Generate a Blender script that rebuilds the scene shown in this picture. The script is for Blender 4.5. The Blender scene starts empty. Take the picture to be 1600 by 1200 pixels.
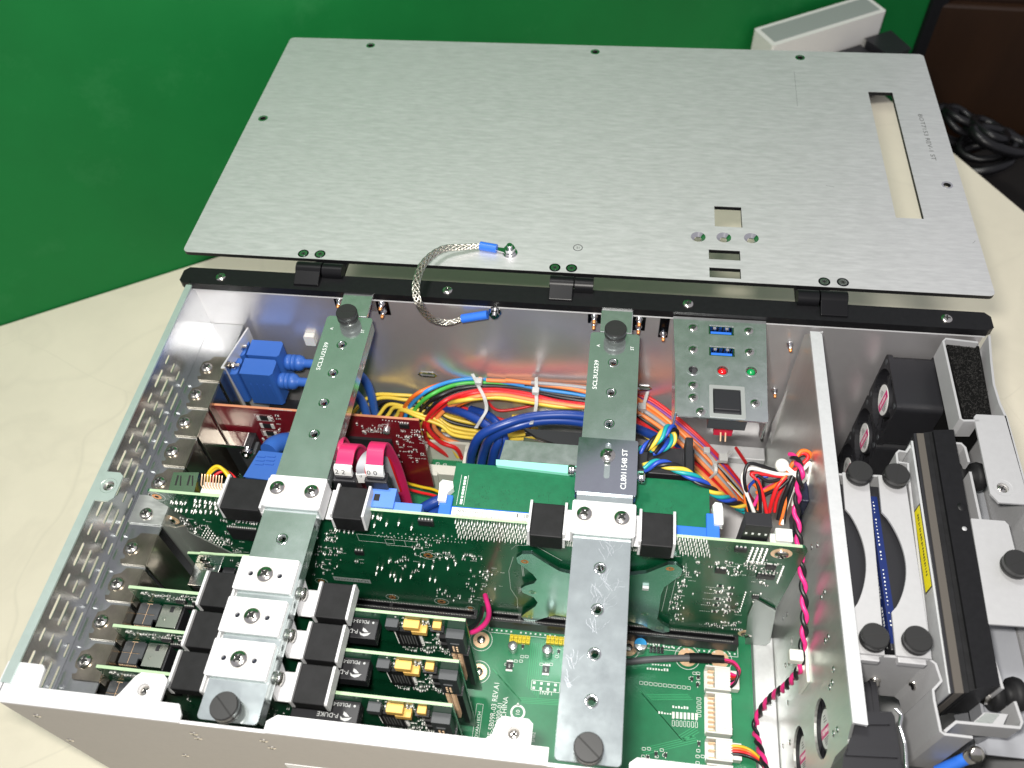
import bpy, math, random
from mathutils import Vector, Matrix
from mathutils.geometry import tessellate_polygon
random.seed(7)
S = 0.001                      # everything below is written in millimetres
sc = bpy.context.scene
COL = sc.collection
rnd = random.uniform

# ------------------------------------------------------------------ camera
CR = Matrix(((0.99177234, 0.11974807, -0.04525522),
             (-0.06879058, 0.79667044, 0.60048652),
             (0.1079606, -0.59243279, 0.79835325)))     # rows: camera axes in the world
CC = Vector((239.82148, -157.64277, 375.69759))
CF = 1359.8548
cam = bpy.data.cameras.new('camera'); cam_o = bpy.data.objects.new('camera', cam); COL.objects.link(cam_o)
cam.sensor_width = 36; cam.lens = CF / 1600 * 36; cam.clip_start = 0.01; cam.clip_end = 60
m4 = CR.transposed().to_4x4(); m4.translation = CC * S
cam_o.matrix_world = m4
cam.dof.use_dof = True; cam.dof.focus_distance = 0.47; cam.dof.aperture_fstop = 11
sc.camera = cam_o
sc.view_settings.view_transform = 'Standard'; sc.view_settings.look = 'None'
sc.view_settings.exposure = 0; sc.view_settings.gamma = 1; sc.view_settings.use_curve_mapping = False

# ------------------------------------------------------------------ light: room light, ceiling lamp, flash on the camera
w = bpy.data.worlds.new('World'); sc.world = w; w.use_nodes = True
bg = w.node_tree.nodes['Background']; bg.inputs[0].default_value = (0.66, 0.65, 0.72, 1); bg.inputs[1].default_value = 0.58
def area(name, loc, target, sx, sy, power, col=(1, 1, 1)):
    l = bpy.data.lights.new(name, 'AREA'); l.shape = 'RECTANGLE'; l.size = sx * S; l.size_y = sy * S
    l.energy = power; l.color = col
    o = bpy.data.objects.new(name, l); COL.objects.link(o); o.location = Vector(loc) * S
    o.rotation_euler = (Vector(target) - Vector(loc)).to_track_quat('-Z', 'Y').to_euler()
    return o
area('camera_flash', (219, -146, 402), (250, 230, -60), 30, 18, 3.7, (1.0, 0.965, 0.90))
area('ceiling_lamp', (-130, 300, 1650), (-60, 440, 0), 260, 220, 13, (1.0, 0.99, 0.95))
sc.cycles.max_bounces = 8; sc.cycles.glossy_bounces = 5; sc.cycles.diffuse_bounces = 4
sc.cycles.sample_clamp_indirect = 4
sc.cycles.use_denoising = True

# ------------------------------------------------------------------ helpers
def ray(u, v): return CR.transposed() @ Vector(((u - 800) / CF, -(v - 600) / CF, -1))
def at(u, v, z=None, y=None, x=None):
    """a point of the place seen at (u, v), on the plane z, y or x given in mm"""
    d = ray(u, v)
    t = (z - CC.z) / d.z if z is not None else (y - CC.y) / d.y if y is not None else (x - CC.x) / d.x
    return CC + d * t
def atp(u, v, p, n):
    d = ray(u, v); n = Vector(n); return CC + d * ((Vector(p) - CC).dot(n) / d.dot(n))

def rrect(x0, x1, y0, y1, r=0, n=4):
    if r <= 0: return [(x0, y0), (x1, y0), (x1, y1), (x0, y1)]
    o = []
    for cx, cy, a in ((x1 - r, y0 + r, -90), (x1 - r, y1 - r, 0), (x0 + r, y1 - r, 90), (x0 + r, y0 + r, 180)):
        for i in range(n + 1):
            t = math.radians(a + 90 * i / n); o.append((cx + r * math.cos(t), cy + r * math.sin(t)))
    return o
def circ(cx, cy, r, n=20, ry=None):
    ry = ry or r
    return [(cx + r * math.cos(2 * math.pi * i / n), cy + ry * math.sin(2 * math.pi * i / n)) for i in range(n)]
def smooth_path(pts, n=6):
    pts = [Vector(p) for p in pts]
    if len(pts) < 3: return pts
    P = [pts[0] * 2 - pts[1]] + pts + [pts[-1] * 2 - pts[-2]]
    o = []
    for i in range(1, len(P) - 2):
        a, b, c, d = P[i - 1:i + 3]
        for k in range(n):
            t = k / n
            o.append(.5 * ((2 * b) + (c - a) * t + (2 * a - 5 * b + 4 * c - d) * t * t + (3 * b - a - 3 * c + d) * t ** 3))
    o.append(pts[-1]); return o
AX = {'z': Matrix.Identity(4),
      'x': Matrix(((0, 0, 1, 0), (1, 0, 0, 0), (0, 1, 0, 0), (0, 0, 0, 1))),      # local (a,b,h) -> (h,a,b)
      'y': Matrix(((1, 0, 0, 0), (0, 0, 1, 0), (0, 1, 0, 0), (0, 0, 0, 1)))}      # local (a,b,h) -> (a,h,b)
def frame(axis, origin=(0, 0, 0)):
    """matrix whose local z is the axis"""
    q = Vector(axis).normalized().to_track_quat('Z', 'Y').to_matrix().to_4x4(); q.translation = Vector(origin); return q
_font = {}
def font_mesh(s):
    if s not in _font:
        c = bpy.data.curves.new('t', 'FONT'); c.body = s; c.size = 1; c.resolution_u = 2
        o = bpy.data.objects.new('t', c); COL.objects.link(o)
        me = bpy.data.meshes.new_from_object(o)
        vs = [v.co.copy() for v in me.vertices]; fs = [tuple(p.vertices) for p in me.polygons]
        bpy.data.objects.remove(o); bpy.data.meshes.remove(me); bpy.data.curves.remove(c)
        _font[s] = (vs, fs)
    return _font[s]

class G:
    """collects shapes in mm; build() links them as ONE mesh object"""
    def __init__(s): s.v = []; s.f = []; s.s = []; s.mi = []; s.m = 0; s.M = Matrix.Identity(4)
    def add(s, vs, fs, sm=False):
        n = len(s.v); s.v += [s.M @ Vector(p) for p in vs]
        flip = s.M.determinant() < 0
        for f in fs:
            f = tuple(n + i for i in f); s.f.append(f[::-1] if flip else f); s.s.append(sm); s.mi.append(s.m)
        return s
    def box(s, x0, x1, y0, y1, z0, z1):
        x0, x1 = sorted((x0, x1)); y0, y1 = sorted((y0, y1)); z0, z1 = sorted((z0, z1))
        return s.add([(x0, y0, z0), (x1, y0, z0), (x1, y1, z0), (x0, y1, z0), (x0, y0, z1), (x1, y0, z1), (x1, y1, z1), (x0, y1, z1)],
                     [(0, 3, 2, 1), (4, 5, 6, 7), (0, 1, 5, 4), (1, 2, 6, 5), (2, 3, 7, 6), (3, 0, 4, 7)])
    def cbox(s, c, dx, dy, dz): 
        return s.box(c[0] - dx / 2, c[0] + dx / 2, c[1] - dy / 2, c[1] + dy / 2, c[2] - dz / 2, c[2] + dz / 2)
    def hexa(s, p):       # eight corners, bottom four then top four
        return s.add(p, [(0, 3, 2, 1), (4, 5, 6, 7), (0, 1, 5, 4), (1, 2, 6, 5), (2, 3, 7, 6), (3, 0, 4, 7)])
    def prism(s, poly, h0, h1, axis='z', holes=()):
        A = AX[axis] if isinstance(axis, str) else axis
        old = s.M; s.M = old @ A
        def area2(l): return sum(l[i][0] * l[(i + 1) % len(l)][1] - l[(i + 1) % len(l)][0] * l[i][1] for i in range(len(l)))
        loops = [list(poly) if area2(poly) > 0 else list(poly)[::-1]] + [list(h)[::-1] if area2(h) > 0 else list(h) for h in holes]
        flat = [p for l in loops for p in l]; N = len(flat)
        if len(loops) == 1 and N <= 4: tris = [tuple(range(N))]
        else:
            tris = []
            for t in tessellate_polygon([[Vector((p[0], p[1], 0)) for p in l] for l in loops]):
                a, b, c = (flat[i] for i in t)
                cr = (b[0] - a[0]) * (c[1] - a[1]) - (b[1] - a[1]) * (c[0] - a[0])
                if abs(cr) > 1e-9: tris.append(tuple(t) if cr > 0 else tuple(t)[::-1])
        s.add([(p[0], p[1], h1) for p in flat], tris)
        s.add([(p[0], p[1], h0) for p in flat], [t[::-1] for t in tris])
        for l in loops:
            n = len(l); rnded = n > 8
            vs = [(p[0], p[1], h0) for p in l] + [(p[0], p[1], h1) for p in l]
            s.add(vs, [(i, (i + 1) % n, n + (i + 1) % n, n + i) for i in range(n)], False)
        s.M = old; return s
    def lathe(s, prof, origin, axis=(0, 0, 1), seg=16, smooth=True, sharp=()):
        """prof: (radius, height) pairs from bottom to top"""
        old = s.M; s.M = old @ frame(axis, origin)
        for i in range(len(prof) - 1):
            (r0, h0), (r1, h1) = prof[i], prof[i + 1]
            pass
        k = 0; runs = [[prof[0]]]
        for i in range(1, len(prof)):
            runs[-1].append(prof[i])
            if i in sharp and i < len(prof) - 1: runs.append([prof[i]])
        for run in runs:
            vs = []; fs = []
            for r, h in run: vs += [(r * math.cos(2 * math.pi * j / seg), r * math.sin(2 * math.pi * j / seg), h) for j in range(seg)]
            for i in range(len(run) - 1):
                for j in range(seg):
                    a, b = i * seg + j, i * seg + (j + 1) % seg
                    fs.append((a, b, b + seg, a + seg))
            s.add(vs, fs, smooth)
        s.M = old; return s
    def cyl(s, c, r, h, axis=(0, 0, 1), seg=16, r2=None):
        r2 = r if r2 is None else r2
        s.lathe([(1e-4, 0), (r, 0), (r2, h), (1e-4, h)], c, axis, seg, True, (1, 2)); return s
    def dome(s, c, r, h, axis=(0, 0, 1), seg=18, base=0.35):
        pr = [(r, 0), (r, h * base)] + [(r * math.cos(t), h * base + h * (1 - base) * math.sin(t)) for t in [math.radians(a) for a in (18, 36, 54, 72)]] + [(1e-4, h)]
        s.lathe(pr, c, axis, seg, True, (1,)); return s
    def tube(s, path, r, seg=8, caps=True):
        path = [Vector(p) for p in path]; n = len(path); vs = []; fs = []
        t0 = (path[1] - path[0]).normalized(); up = Vector((0, 0, 1)) if abs(t0.z) < .9 else Vector((0, 1, 0))
        nrm = t0.cross(up).normalized()
        for i, p in enumerate(path):
            t = (path[min(i + 1, n - 1)] - path[max(i - 1, 0)])
            t = t.normalized() if t.length > 1e-9 else t0
            nrm = (nrm - t * nrm.dot(t)); nrm = nrm.normalized() if nrm.length > 1e-6 else t.orthogonal().normalized()
            b = t.cross(nrm)
            rr = r(i / (n - 1)) if callable(r) else r
            vs += [p + (nrm * math.cos(2 * math.pi * j / seg) + b * math.sin(2 * math.pi * j / seg)) * rr for j in range(seg)]
        for i in range(n - 1):
            for j in range(seg):
                a, c = i * seg + j, i * seg + (j + 1) % seg
                fs.append((a, a + seg, c + seg, c))
        s.add(vs, fs, True)
        if caps:
            s.add(vs[:seg], [tuple(range(seg))]); s.add(vs[-seg:], [tuple(range(seg))[::-1]])
        return s
    def ribbon(s, path, wide, thick):
        """flat strip: wide is a vector (half width) or a function of t"""
        path = [Vector(p) for p in path]; n = len(path); vs = []; fs = []
        for i, p in enumerate(path):
            t = (path[min(i + 1, n - 1)] - path[max(i - 1, 0)]).normalized()
            wv = Vector(wide(i / (n - 1)) if callable(wide) else wide)
            k = t.cross(wv).normalized() * thick / 2
            vs += [p - wv - k, p + wv - k, p + wv + k, p - wv + k]
        for i in range(n - 1):
            for j in range(4):
                a, b = i * 4 + j, i * 4 + (j + 1) % 4
                fs.append((a, b, b + 4, a + 4))
        s.add(vs, fs); s.add(vs[:4], [(3, 2, 1, 0)]); s.add(vs[-4:], [(0, 1, 2, 3)]); return s
    def text(s, string, size, M, align='l', sx=1):
        vs, fs = font_mesh(string)
        if not vs: return s
        w_ = max(v.x for v in vs); off = {'l': 0, 'c': -w_ / 2, 'r': -w_}[align]
        old = s.M; s.M = old @ M
        s.add([((v.x + off) * size * sx, v.y * size, 0) for v in vs], fs); s.M = old; return s
    def build(s, name, mats, parent=None, bevel=0, seg=2, label=None, weighted=False):
        me = bpy.data.meshes.new(name)
        off = Vector((0, 0, 0)); p = parent
        while p is not None: off += p.location / S; p = p.parent
        me.from_pydata([(v - off) * S for v in s.v], [], s.f)
        me.polygons.foreach_set('use_smooth', s.s); me.polygons.foreach_set('material_index', s.mi)
        for m in (mats if isinstance(mats, (list, tuple)) else [mats]): me.materials.append(m)
        me.update()
        o = bpy.data.objects.new(name, me); COL.objects.link(o)
        if parent is not None: o.parent = parent
        if bevel:
            b = o.modifiers.new('bevel', 'BEVEL'); b.width = bevel * S; b.segments = seg; b.limit_method = 'ANGLE'; b.angle_limit = math.radians(40)
        if label: o['label'] = label
        return o
def TM(o, xdir, ydir):
    """matrix for writing: local x along xdir, local y along ydir, origin o"""
    x = Vector(xdir).normalized(); y = Vector(ydir).normalized(); z = x.cross(y)
    M = Matrix((x, y, z)).transposed().to_4x4(); M.translation = Vector(o); return M

def thing(name, label, cat, loc=(0, 0, 0), group=None):
    o = bpy.data.objects.new(name, None); COL.objects.link(o); o.location = Vector(loc) * S
    o.empty_display_size = .01
    o['label'] = label; o['category'] = cat
    if group: o['group'] = group
    return o
def tag(o, label, cat, group=None):
    o['label'] = label; o['category'] = cat
    if group: o['group'] = group
    return o
def dup(root, move, label, group=None):
    def cp(o, par):
        c = o.copy(); COL.objects.link(c)
        if par is not None: c.parent = par
        for ch in kids[o.name]: cp(ch, c)
        return c
    kids = {}
    def walk(o):
        kids[o.name] = list(o.children)
        for ch in o.children: walk(ch)
    walk(root)
    r = cp(root, None); r.location = root.location + Vector(move) * S
    r['label'] = label
    if group: r['group'] = group
    return r

# ------------------------------------------------------------------ materials
def mat(name, col, rough=.5, metal=0, spec=.5, coat=0, var=0, vscale=60, bump=0, bscale=400, rvar=0, stretch=None, trans=0, sss=0, emit=0):
    m = bpy.data.materials.new(name); m.use_nodes = True; nt = m.node_tree; N = nt.nodes; L = nt.links
    b = N['Principled BSDF']; c4 = (*col, 1)
    b.inputs['Base Color'].default_value = c4; b.inputs['Roughness'].default_value = rough; b.inputs['Metallic'].default_value = metal
    b.inputs['Specular IOR Level'].default_value = spec; b.inputs['Coat Weight'].default_value = coat; b.inputs['Coat Roughness'].default_value = .12
    b.inputs['Transmission Weight'].default_value = trans
    if sss: b.inputs['Subsurface Weight'].default_value = sss; b.inputs['Subsurface Scale'].default_value = .002
    if emit: b.inputs['Emission Color'].default_value = c4; b.inputs['Emission Strength'].default_value = emit
    if var or bump or rvar:
        tc = N.new('ShaderNodeTexCoord'); mp = N.new('ShaderNodeMapping'); L.new(tc.outputs['Object'], mp.inputs[0])
        if stretch: mp.inputs['Scale'].default_value = stretch
    if var or rvar:
        n = N.new('ShaderNodeTexNoise'); n.inputs['Scale'].default_value = vscale; n.inputs['Detail'].default_value = 6; n.inputs['Roughness'].default_value = .65
        L.new(mp.outputs[0], n.inputs['Vector'])
        if var:
            r = N.new('ShaderNodeValToRGB'); r.color_ramp.elements[0].position = .3; r.color_ramp.elements[1].position = .7
            r.color_ramp.elements[0].color = tuple(max(0, x * (1 - var)) for x in col) + (1,)
            r.color_ramp.elements[1].color = tuple(min(1, x * (1 + var)) for x in col) + (1,)
            L.new(n.outputs['Fac'], r.inputs[0]); L.new(r.outputs[0], b.inputs['Base Color'])
        if rvar:
            q = N.new('ShaderNodeMapRange'); q.inputs['From Min'].default_value = .3; q.inputs['From Max'].default_value = .7
            q.inputs['To Min'].default_value = max(.02, rough - rvar); q.inputs['To Max'].default_value = rough + rvar
            L.new(n.outputs['Fac'], q.inputs['Value']); L.new(q.outputs[0], b.inputs['Roughness'])
    if bump:
        n2 = N.new('ShaderNodeTexNoise'); n2.inputs['Scale'].default_value = bscale; n2.inputs['Detail'].default_value = 3
        L.new(mp.outputs[0], n2.inputs['Vector'])
        bp = N.new('ShaderNodeBump'); bp.inputs['Strength'].default_value = bump; bp.inputs['Distance'].default_value = .0003
        L.new(n2.outputs['Fac'], bp.inputs['Height']); L.new(bp.outputs[0], b.inputs['Normal'])
    return m
M_zinc = mat('zinc_plate', (.74, .77, .78), .2, .88, var=.07, vscale=160, rvar=.04)
M_zincbar = mat('zinc_bar', (.74, .825, .82), .14, .87, var=.05, vscale=90, rvar=.03, bump=.012, bscale=900)
M_mirror = mat('sleeve_zinc', (.66, .69, .76), .11, .97, var=.05, vscale=160, rvar=.03)
M_galv = mat('galvanised_steel', (.57, .585, .595), .24, .965, var=.03, vscale=90, rvar=.01)
M_inner = mat('inner_rear_steel', (.71, .69, .70), .3, .74, var=.03, vscale=60, rvar=.02)
M_brush = mat('brushed_aluminium', (.68, .68, .685), .44, .55, var=.08, vscale=260, rvar=.05, bump=.08, bscale=520, stretch=(.36, 2.0, 2.0))
M_sheet = mat('light_sheet_steel', (.74, .75, .76), .42, .55, var=.05, vscale=300, bump=.05, bscale=1500)
M_divider = mat('divider_steel', (.68, .70, .67), .34, .85, var=.07, vscale=110, rvar=.06, stretch=(1, 3, .4))
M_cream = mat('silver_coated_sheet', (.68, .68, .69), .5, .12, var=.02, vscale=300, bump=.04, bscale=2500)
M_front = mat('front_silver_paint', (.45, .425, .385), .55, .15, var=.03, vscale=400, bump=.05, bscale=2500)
M_black = mat('black_anodised', (.007, .007, .008), .42, 0, spec=.3, var=.2, vscale=400, bump=.06, bscale=2500)
M_flange = mat('pale_zinc_flange', (.60, .70, .67), .32, .6, var=.06, vscale=120)
M_hinge = mat('black_hinge', (.006, .006, .007), .35, 0, spec=.2)
M_blackm = mat('dark_steel', (.05, .055, .07), .2, 1)
M_bplast = mat('black_plastic', (.016, .016, .019), .42, 0, bump=.05, bscale=1500)
M_rubber = mat('black_rubber', (.0095, .0095, .0105), .6, 0, spec=.3, var=.35, vscale=140, bump=.12, bscale=1300)
M_knob = mat('knob_black', (.03, .03, .03), .4, .3, bump=.05, bscale=2000)
M_steel = mat('screw_steel', (.74, .71, .66), .2, 1, rvar=.05, vscale=500)
M_nickel = mat('nickel_bracket', (.43, .385, .315), .22, .97, var=.08, vscale=90, rvar=.04)
M_dark = mat('recess_dark', (.012, .012, .012), .7)
M_pcb = mat('green_solder_mask', (.004, .085, .034), .3, 0, coat=.25, var=.3, vscale=70, rvar=.06)
M_pcb2 = mat('backplane_solder_mask', (.0095, .185, .074), .36, 0, coat=.2, var=.16, vscale=60, bump=.05, bscale=500)
M_ram = mat('module_solder_mask', (.006, .13, .055), .34, 0, coat=.2, var=.12, vscale=200, bump=.12, bscale=900)
M_pcbedge = mat('board_edge', (.42, .58, .36), .5, 0, var=.1, vscale=200)
M_red = mat('red_solder_mask', (.16, .006, .014), .32, 0, coat=.25, var=.2, vscale=90)
M_rededge = mat('red_board_edge', (.55, .23, .12), .5)
M_silk = mat('silkscreen', (.82, .85, .82), .6)
M_solder = mat('solder_tin', (.88, .87, .84), .3, .3)
M_gold = mat('gold_contacts', (.95, .66, .42), .3, .35)
M_copper = mat('copper_ring', (.80, .34, .12), .35, .6)
M_chip = mat('chip_epoxy', (.016, .016, .018), .45, 0, var=.2, vscale=500)
M_grey = mat('grey_plastic', (.055, .06, .066), .45)
M_tray = mat('grey_silver_sheet', (.47, .47, .48), .48, .25, var=.03, vscale=300, bump=.04, bscale=2500)
M_white = mat('white_plastic', (.78, .78, .74), .4, 0, sss=.15)
M_tie = mat('nylon_tie', (.72, .73, .72), .38, 0, trans=.35)
M_blue = mat('blue_plug', (.03, .115, .43), .42, 0, bump=.04, bscale=1800)
M_bluesock = mat('blue_socket', (.03, .16, .68), .38)
M_bluecab = mat('blue_cable', (.012, .05, .27), .33, 0)
M_lightblue = mat('pale_blue_socket', (.1, .24, .72), .4)
M_sata = mat('red_flat_cable', (.62, .02, .12), .42)
M_tant = mat('yellow_tantalum', (.82, .49, .12), .42)
M_yellow = mat('yellow_header', (.83, .66, .04), .45)
M_alu = mat('capacitor_can', (.78, .79, .80), .25, .85)
M_capblue = mat('capacitor_band', (.03, .36, .78), .4)
M_mint = mat('mint_thermal_foam', (.27, .72, .58), .75, 0, bump=.3, bscale=700)
M_steelplate = mat('retention_plate', (.33, .50, .47), .2, .97, var=.08, vscale=60)
M_label = mat('paper_label', (.8, .8, .78), .55)
M_ink = mat('label_ink', (.03, .03, .035), .6)
M_pink = mat('pink_print', (.72, .03, .22), .5)
M_ylabel = mat('yellow_label', (.86, .76, .02), .5)
M_hdblue = mat('dark_blue_label', (.006, .018, .11), .4)
M_foam = mat('filter_foam', (.005, .005, .005), .95, 0, spec=.1)
M_foamband = mat('brown_foam_strip', (.085, .075, .065), .85, 0, bump=.4, bscale=1500)
M_chrome = mat('bright_metal', (.83, .83, .83), .12, 1)
M_braid = mat('tinned_braid', (.62, .60, .53), .34, 1)
M_ledred = mat('red_led', (.62, .004, .008), .18, 0, coat=.5)
M_ledgreen = mat('green_led', (.004, .28, .07), .18, 0, coat=.5)
M_redconn = mat('red_connector', (.62, .02, .06), .42)
M_clear = mat('clear_film', (.8, .84, .82), .12, 0, trans=.8)
def wire(col): return mat('wire_' + '_'.join(str(int(c * 99)) for c in col), col, .38)
W = dict(orange=wire((.78, .16, .02)), ltorange=wire((.85, .27, .08)), blue=wire((.03, .27, .68)), green=wire((.06, .45, .06)), black=wire((.012, .012, .014)),
         red=wire((.66, .015, .02)), yellow=wire((.80, .58, .07)), dyellow=wire((.72, .50, .02)), grey=wire((.34, .34, .36)), white=wire((.82, .8, .76)),
         dblue=wire((.02, .07, .45)), teal=wire((.01, .32, .34)), pink=wire((.78, .03, .22)), purple=wire((.2, .03, .25)), brown=wire((.2, .05, .02)))
# ================================================================== the place round the computer
TZ = -212
e1, e2 = at(0, 510, z=TZ), at(330, 405, z=TZ); r1, r2 = at(1493, 239, z=TZ), at(1602, 328, z=TZ)
ed = (e2 - e1).normalized(); rd = (r2 - r1).normalized()
den = ed.x * rd.y - ed.y * rd.x; tt = ((r1.x - e1.x) * rd.y - (r1.y - e1.y) * rd.x) / den
corner = e1 + ed * tt                       # far right corner of the table top
rd = Vector((ed.y, -ed.x, 0))               # square to the far edge, towards the viewer
def onT(a, b, z=TZ): p = corner - ed * a + rd * b; return Vector((p.x, p.y, z))   # a along the far edge to the left, b towards the viewer

m_table = mat('cream_laminate', (.87, .80, .64), .42, 0, var=.05, vscale=9, bump=.03, bscale=500)
nt = m_table.node_tree; N = nt.nodes; L = nt.links        # faint grey veins and thin scratches in the laminate
b_ = N['Principled BSDF']; src = b_.inputs['Base Color'].links[0].from_socket
tc = N.new('ShaderNodeTexCoord'); n1 = N.new('ShaderNodeTexNoise'); n1.inputs['Scale'].default_value = 6; n1.inputs['Detail'].default_value = 8; n1.inputs['Distortion'].default_value = 1.2
L.new(tc.outputs['Object'], n1.inputs['Vector'])
def ridge(sock, width, gain):
    s_ = N.new('ShaderNodeMath'); s_.operation = 'SUBTRACT'; L.new(sock, s_.inputs[0]); s_.inputs[1].default_value = .5
    a_ = N.new('ShaderNodeMath'); a_.operation = 'ABSOLUTE'; L.new(s_.outputs[0], a_.inputs[0])
    q = N.new('ShaderNodeMapRange'); L.new(a_.outputs[0], q.inputs['Value']); q.inputs['From Min'].default_value = 0; q.inputs['From Max'].default_value = width
    q.inputs['To Min'].default_value = gain; q.inputs['To Max'].default_value = 0; return q.outputs[0]
v1 = ridge(n1.outputs['Fac'], .04, .06)
vo = N.new('ShaderNodeTexVoronoi'); vo.feature = 'DISTANCE_TO_EDGE'; vo.inputs['Scale'].default_value = 3.1
n3 = N.new('ShaderNodeTexNoise'); n3.inputs['Scale'].default_value = 7
mx3 = N.new('ShaderNodeMix'); mx3.data_type = 'VECTOR'; mx3.inputs[0].default_value = .035; L.new(tc.outputs['Object'], mx3.inputs[4]); L.new(n3.outputs['Color'], mx3.inputs[5]); L.new(tc.outputs['Object'], n3.inputs['Vector'])
L.new(mx3.outputs[1], vo.inputs['Vector'])
q2 = N.new('ShaderNodeMapRange'); L.new(vo.outputs['Distance'], q2.inputs['Value']); q2.inputs['From Max'].default_value = .0022; q2.inputs['To Min'].default_value = .13; q2.inputs['To Max'].default_value = 0
ad = N.new('ShaderNodeMath'); ad.operation = 'MAXIMUM'; L.new(v1, ad.inputs[0]); L.new(q2.outputs[0], ad.inputs[1])
mx = N.new('ShaderNodeMix'); mx.data_type = 'RGBA'; L.new(ad.outputs[0], mx.inputs[0]); L.new(src, mx.inputs[6]); mx.inputs[7].default_value = (.30, .28, .22, 1)
L.new(mx.outputs[2], b_.inputs['Base Color'])

table = thing('work_table', 'cream laminate work table with faint grey veins under the open computer', 'table', onT(500, 500))
g = G(); g.prism([tuple(onT(0, 0).xy), tuple(onT(1500, 0).xy), tuple(onT(1500, 1000).xy), tuple(onT(0, 1000).xy)], TZ - 28, TZ)
g.build('table_top', m_table, table, bevel=1.5)
m_leg = mat('grey_leg_paint', (.2, .2, .21), .4)
for a, b in ((60, 60), (1440, 60), (60, 940), (1440, 940)):
    p = onT(a, b); g = G(); g.box(p.x - 20, p.x + 20, p.y - 20, p.y + 20, -900, TZ - 28); g.build('leg', m_leg, table)
g = G(); g.box(-3000, 3500, -2500, 4000, -905, -900)
o = g.build('floor', mat('dark_floor', (.05, .045, .04), .5, var=.2, vscale=8)); o['kind'] = 'structure'

# green partition behind the table
m_green = mat('green_board', (.007, .19, .04), .5, 0, spec=.22, var=.12, vscale=5, rvar=.06, bump=.10, bscale=45)
nt = m_green.node_tree; N = nt.nodes; L = nt.links; b_ = N['Principled BSDF']; src = b_.inputs['Base Color'].links[0].from_socket
tc = N.new('ShaderNodeTexCoord'); n1 = N.new('ShaderNodeTexNoise'); n1.inputs['Scale'].default_value = 11; n1.inputs['Detail'].default_value = 9; n1.inputs['Roughness'].default_value = .7
L.new(tc.outputs['Object'], n1.inputs['Vector']); q = N.new('ShaderNodeMapRange'); L.new(n1.outputs['Fac'], q.inputs['Value']); q.inputs['From Min'].default_value = .54; q.inputs['From Max'].default_value = .75; q.inputs['To Max'].default_value = .45
mx = N.new('ShaderNodeMix'); mx.data_type = 'RGBA'; L.new(q.outputs[0], mx.inputs[0]); L.new(src, mx.inputs[6]); mx.inputs[7].default_value = (.045, .27, .09, 1); L.new(mx.outputs[2], b_.inputs['Base Color'])
wn = -rd                                     # away from the viewer
wp = corner + wn * 1.5
pe = atp(1432, 60, wp, wn); aend = (pe - corner).dot(ed)
def onW(a, h, d=0): p = wp + ed * a + wn * d; return Vector((p.x, p.y, h))
g = G(); g.hexa([onW(-1700, -900), onW(aend, -900), onW(aend, -900, 18), onW(-1700, -900, 18), onW(-1700, 860), onW(aend, 860), onW(aend, 860, 18), onW(-1700, 860, 18)])
part_t = thing('green_partition', 'smudged green board standing behind the far edge of the work table', 'partition', onW(-600, -900))
g.build('panel', m_green, part_t)
g = G(); g.hexa([onW(aend + 1, -900, -4), onW(aend + 26, -900, -4), onW(aend + 26, -900, 24), onW(aend + 1, -900, 24), onW(aend + 1, 870, -4), onW(aend + 26, 870, -4), onW(aend + 26, 870, 24), onW(aend + 1, 870, 24)])
g.build('edge_post', mat('black_post', (.01, .011, .012), .4), part_t)

# white socket box with two black plugs
BZ = -132
c0, c1, c2, c3 = at(1154, 52, z=BZ), at(1326, 2, z=BZ), at(1386, 17, z=BZ), at(1208, 72, z=BZ)
ux = (c2 - c3).normalized(); uy = Vector((-ux.y, ux.x, 0)); Lb = (c2 - c3).length; Wb = abs((c0 - c3).dot(uy))
box = thing('socket_box', 'long white socket box with grey top at the foot of the green board', 'power box', (c3.x, c3.y, TZ))
Mb = Matrix((ux, uy, Vector((0, 0, 1)))).transposed().to_4x4(); Mb.translation = Vector((c3.x, c3.y, TZ))
g = G(); g.M = Mb; H = BZ - TZ
g.prism(rrect(0, Lb, 0, Wb, 3), 0, H); g.build('housing', mat('white_housing', (.80, .79, .75), .4), box, bevel=1.2)
g = G(); g.M = Mb; g.prism(rrect(5, Lb - 5, 5, Wb - 5, 1), H, H + .6); g.build('top_plate', mat('grey_plate', (.33, .36, .34), .5), box)
for i, (u, v) in enumerate(((1322, 74), (1366, 64))):
    a = (atp(u, v, c3, uy) - c3).dot(ux)
    p = thing('power_plug', ('black plug at the left in the side of the white socket box', 'taller black plug at the right in the side of the white socket box')[i], 'plug', Mb @ Vector((a, 0, 30)), 'plugs in the white socket box')
    g = G(); g.M = Mb; zt = 50 + 6 * i
    g.prism([(a - 17, -2), (a + 17, -2), (a + 14, -40), (a - 14, -40)], zt - 34, zt); g.build('plug_body', M_bplast, p, bevel=5, seg=3)
    g = G(); g.M = Mb; g.tube(smooth_path([(a, -38, zt - 17), (a - 6, -44, zt - 26), (a - 22, -36, 10), (a - 80, -18, 5)]), 4, 10); g.build('cord', M_bplast, p)

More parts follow.
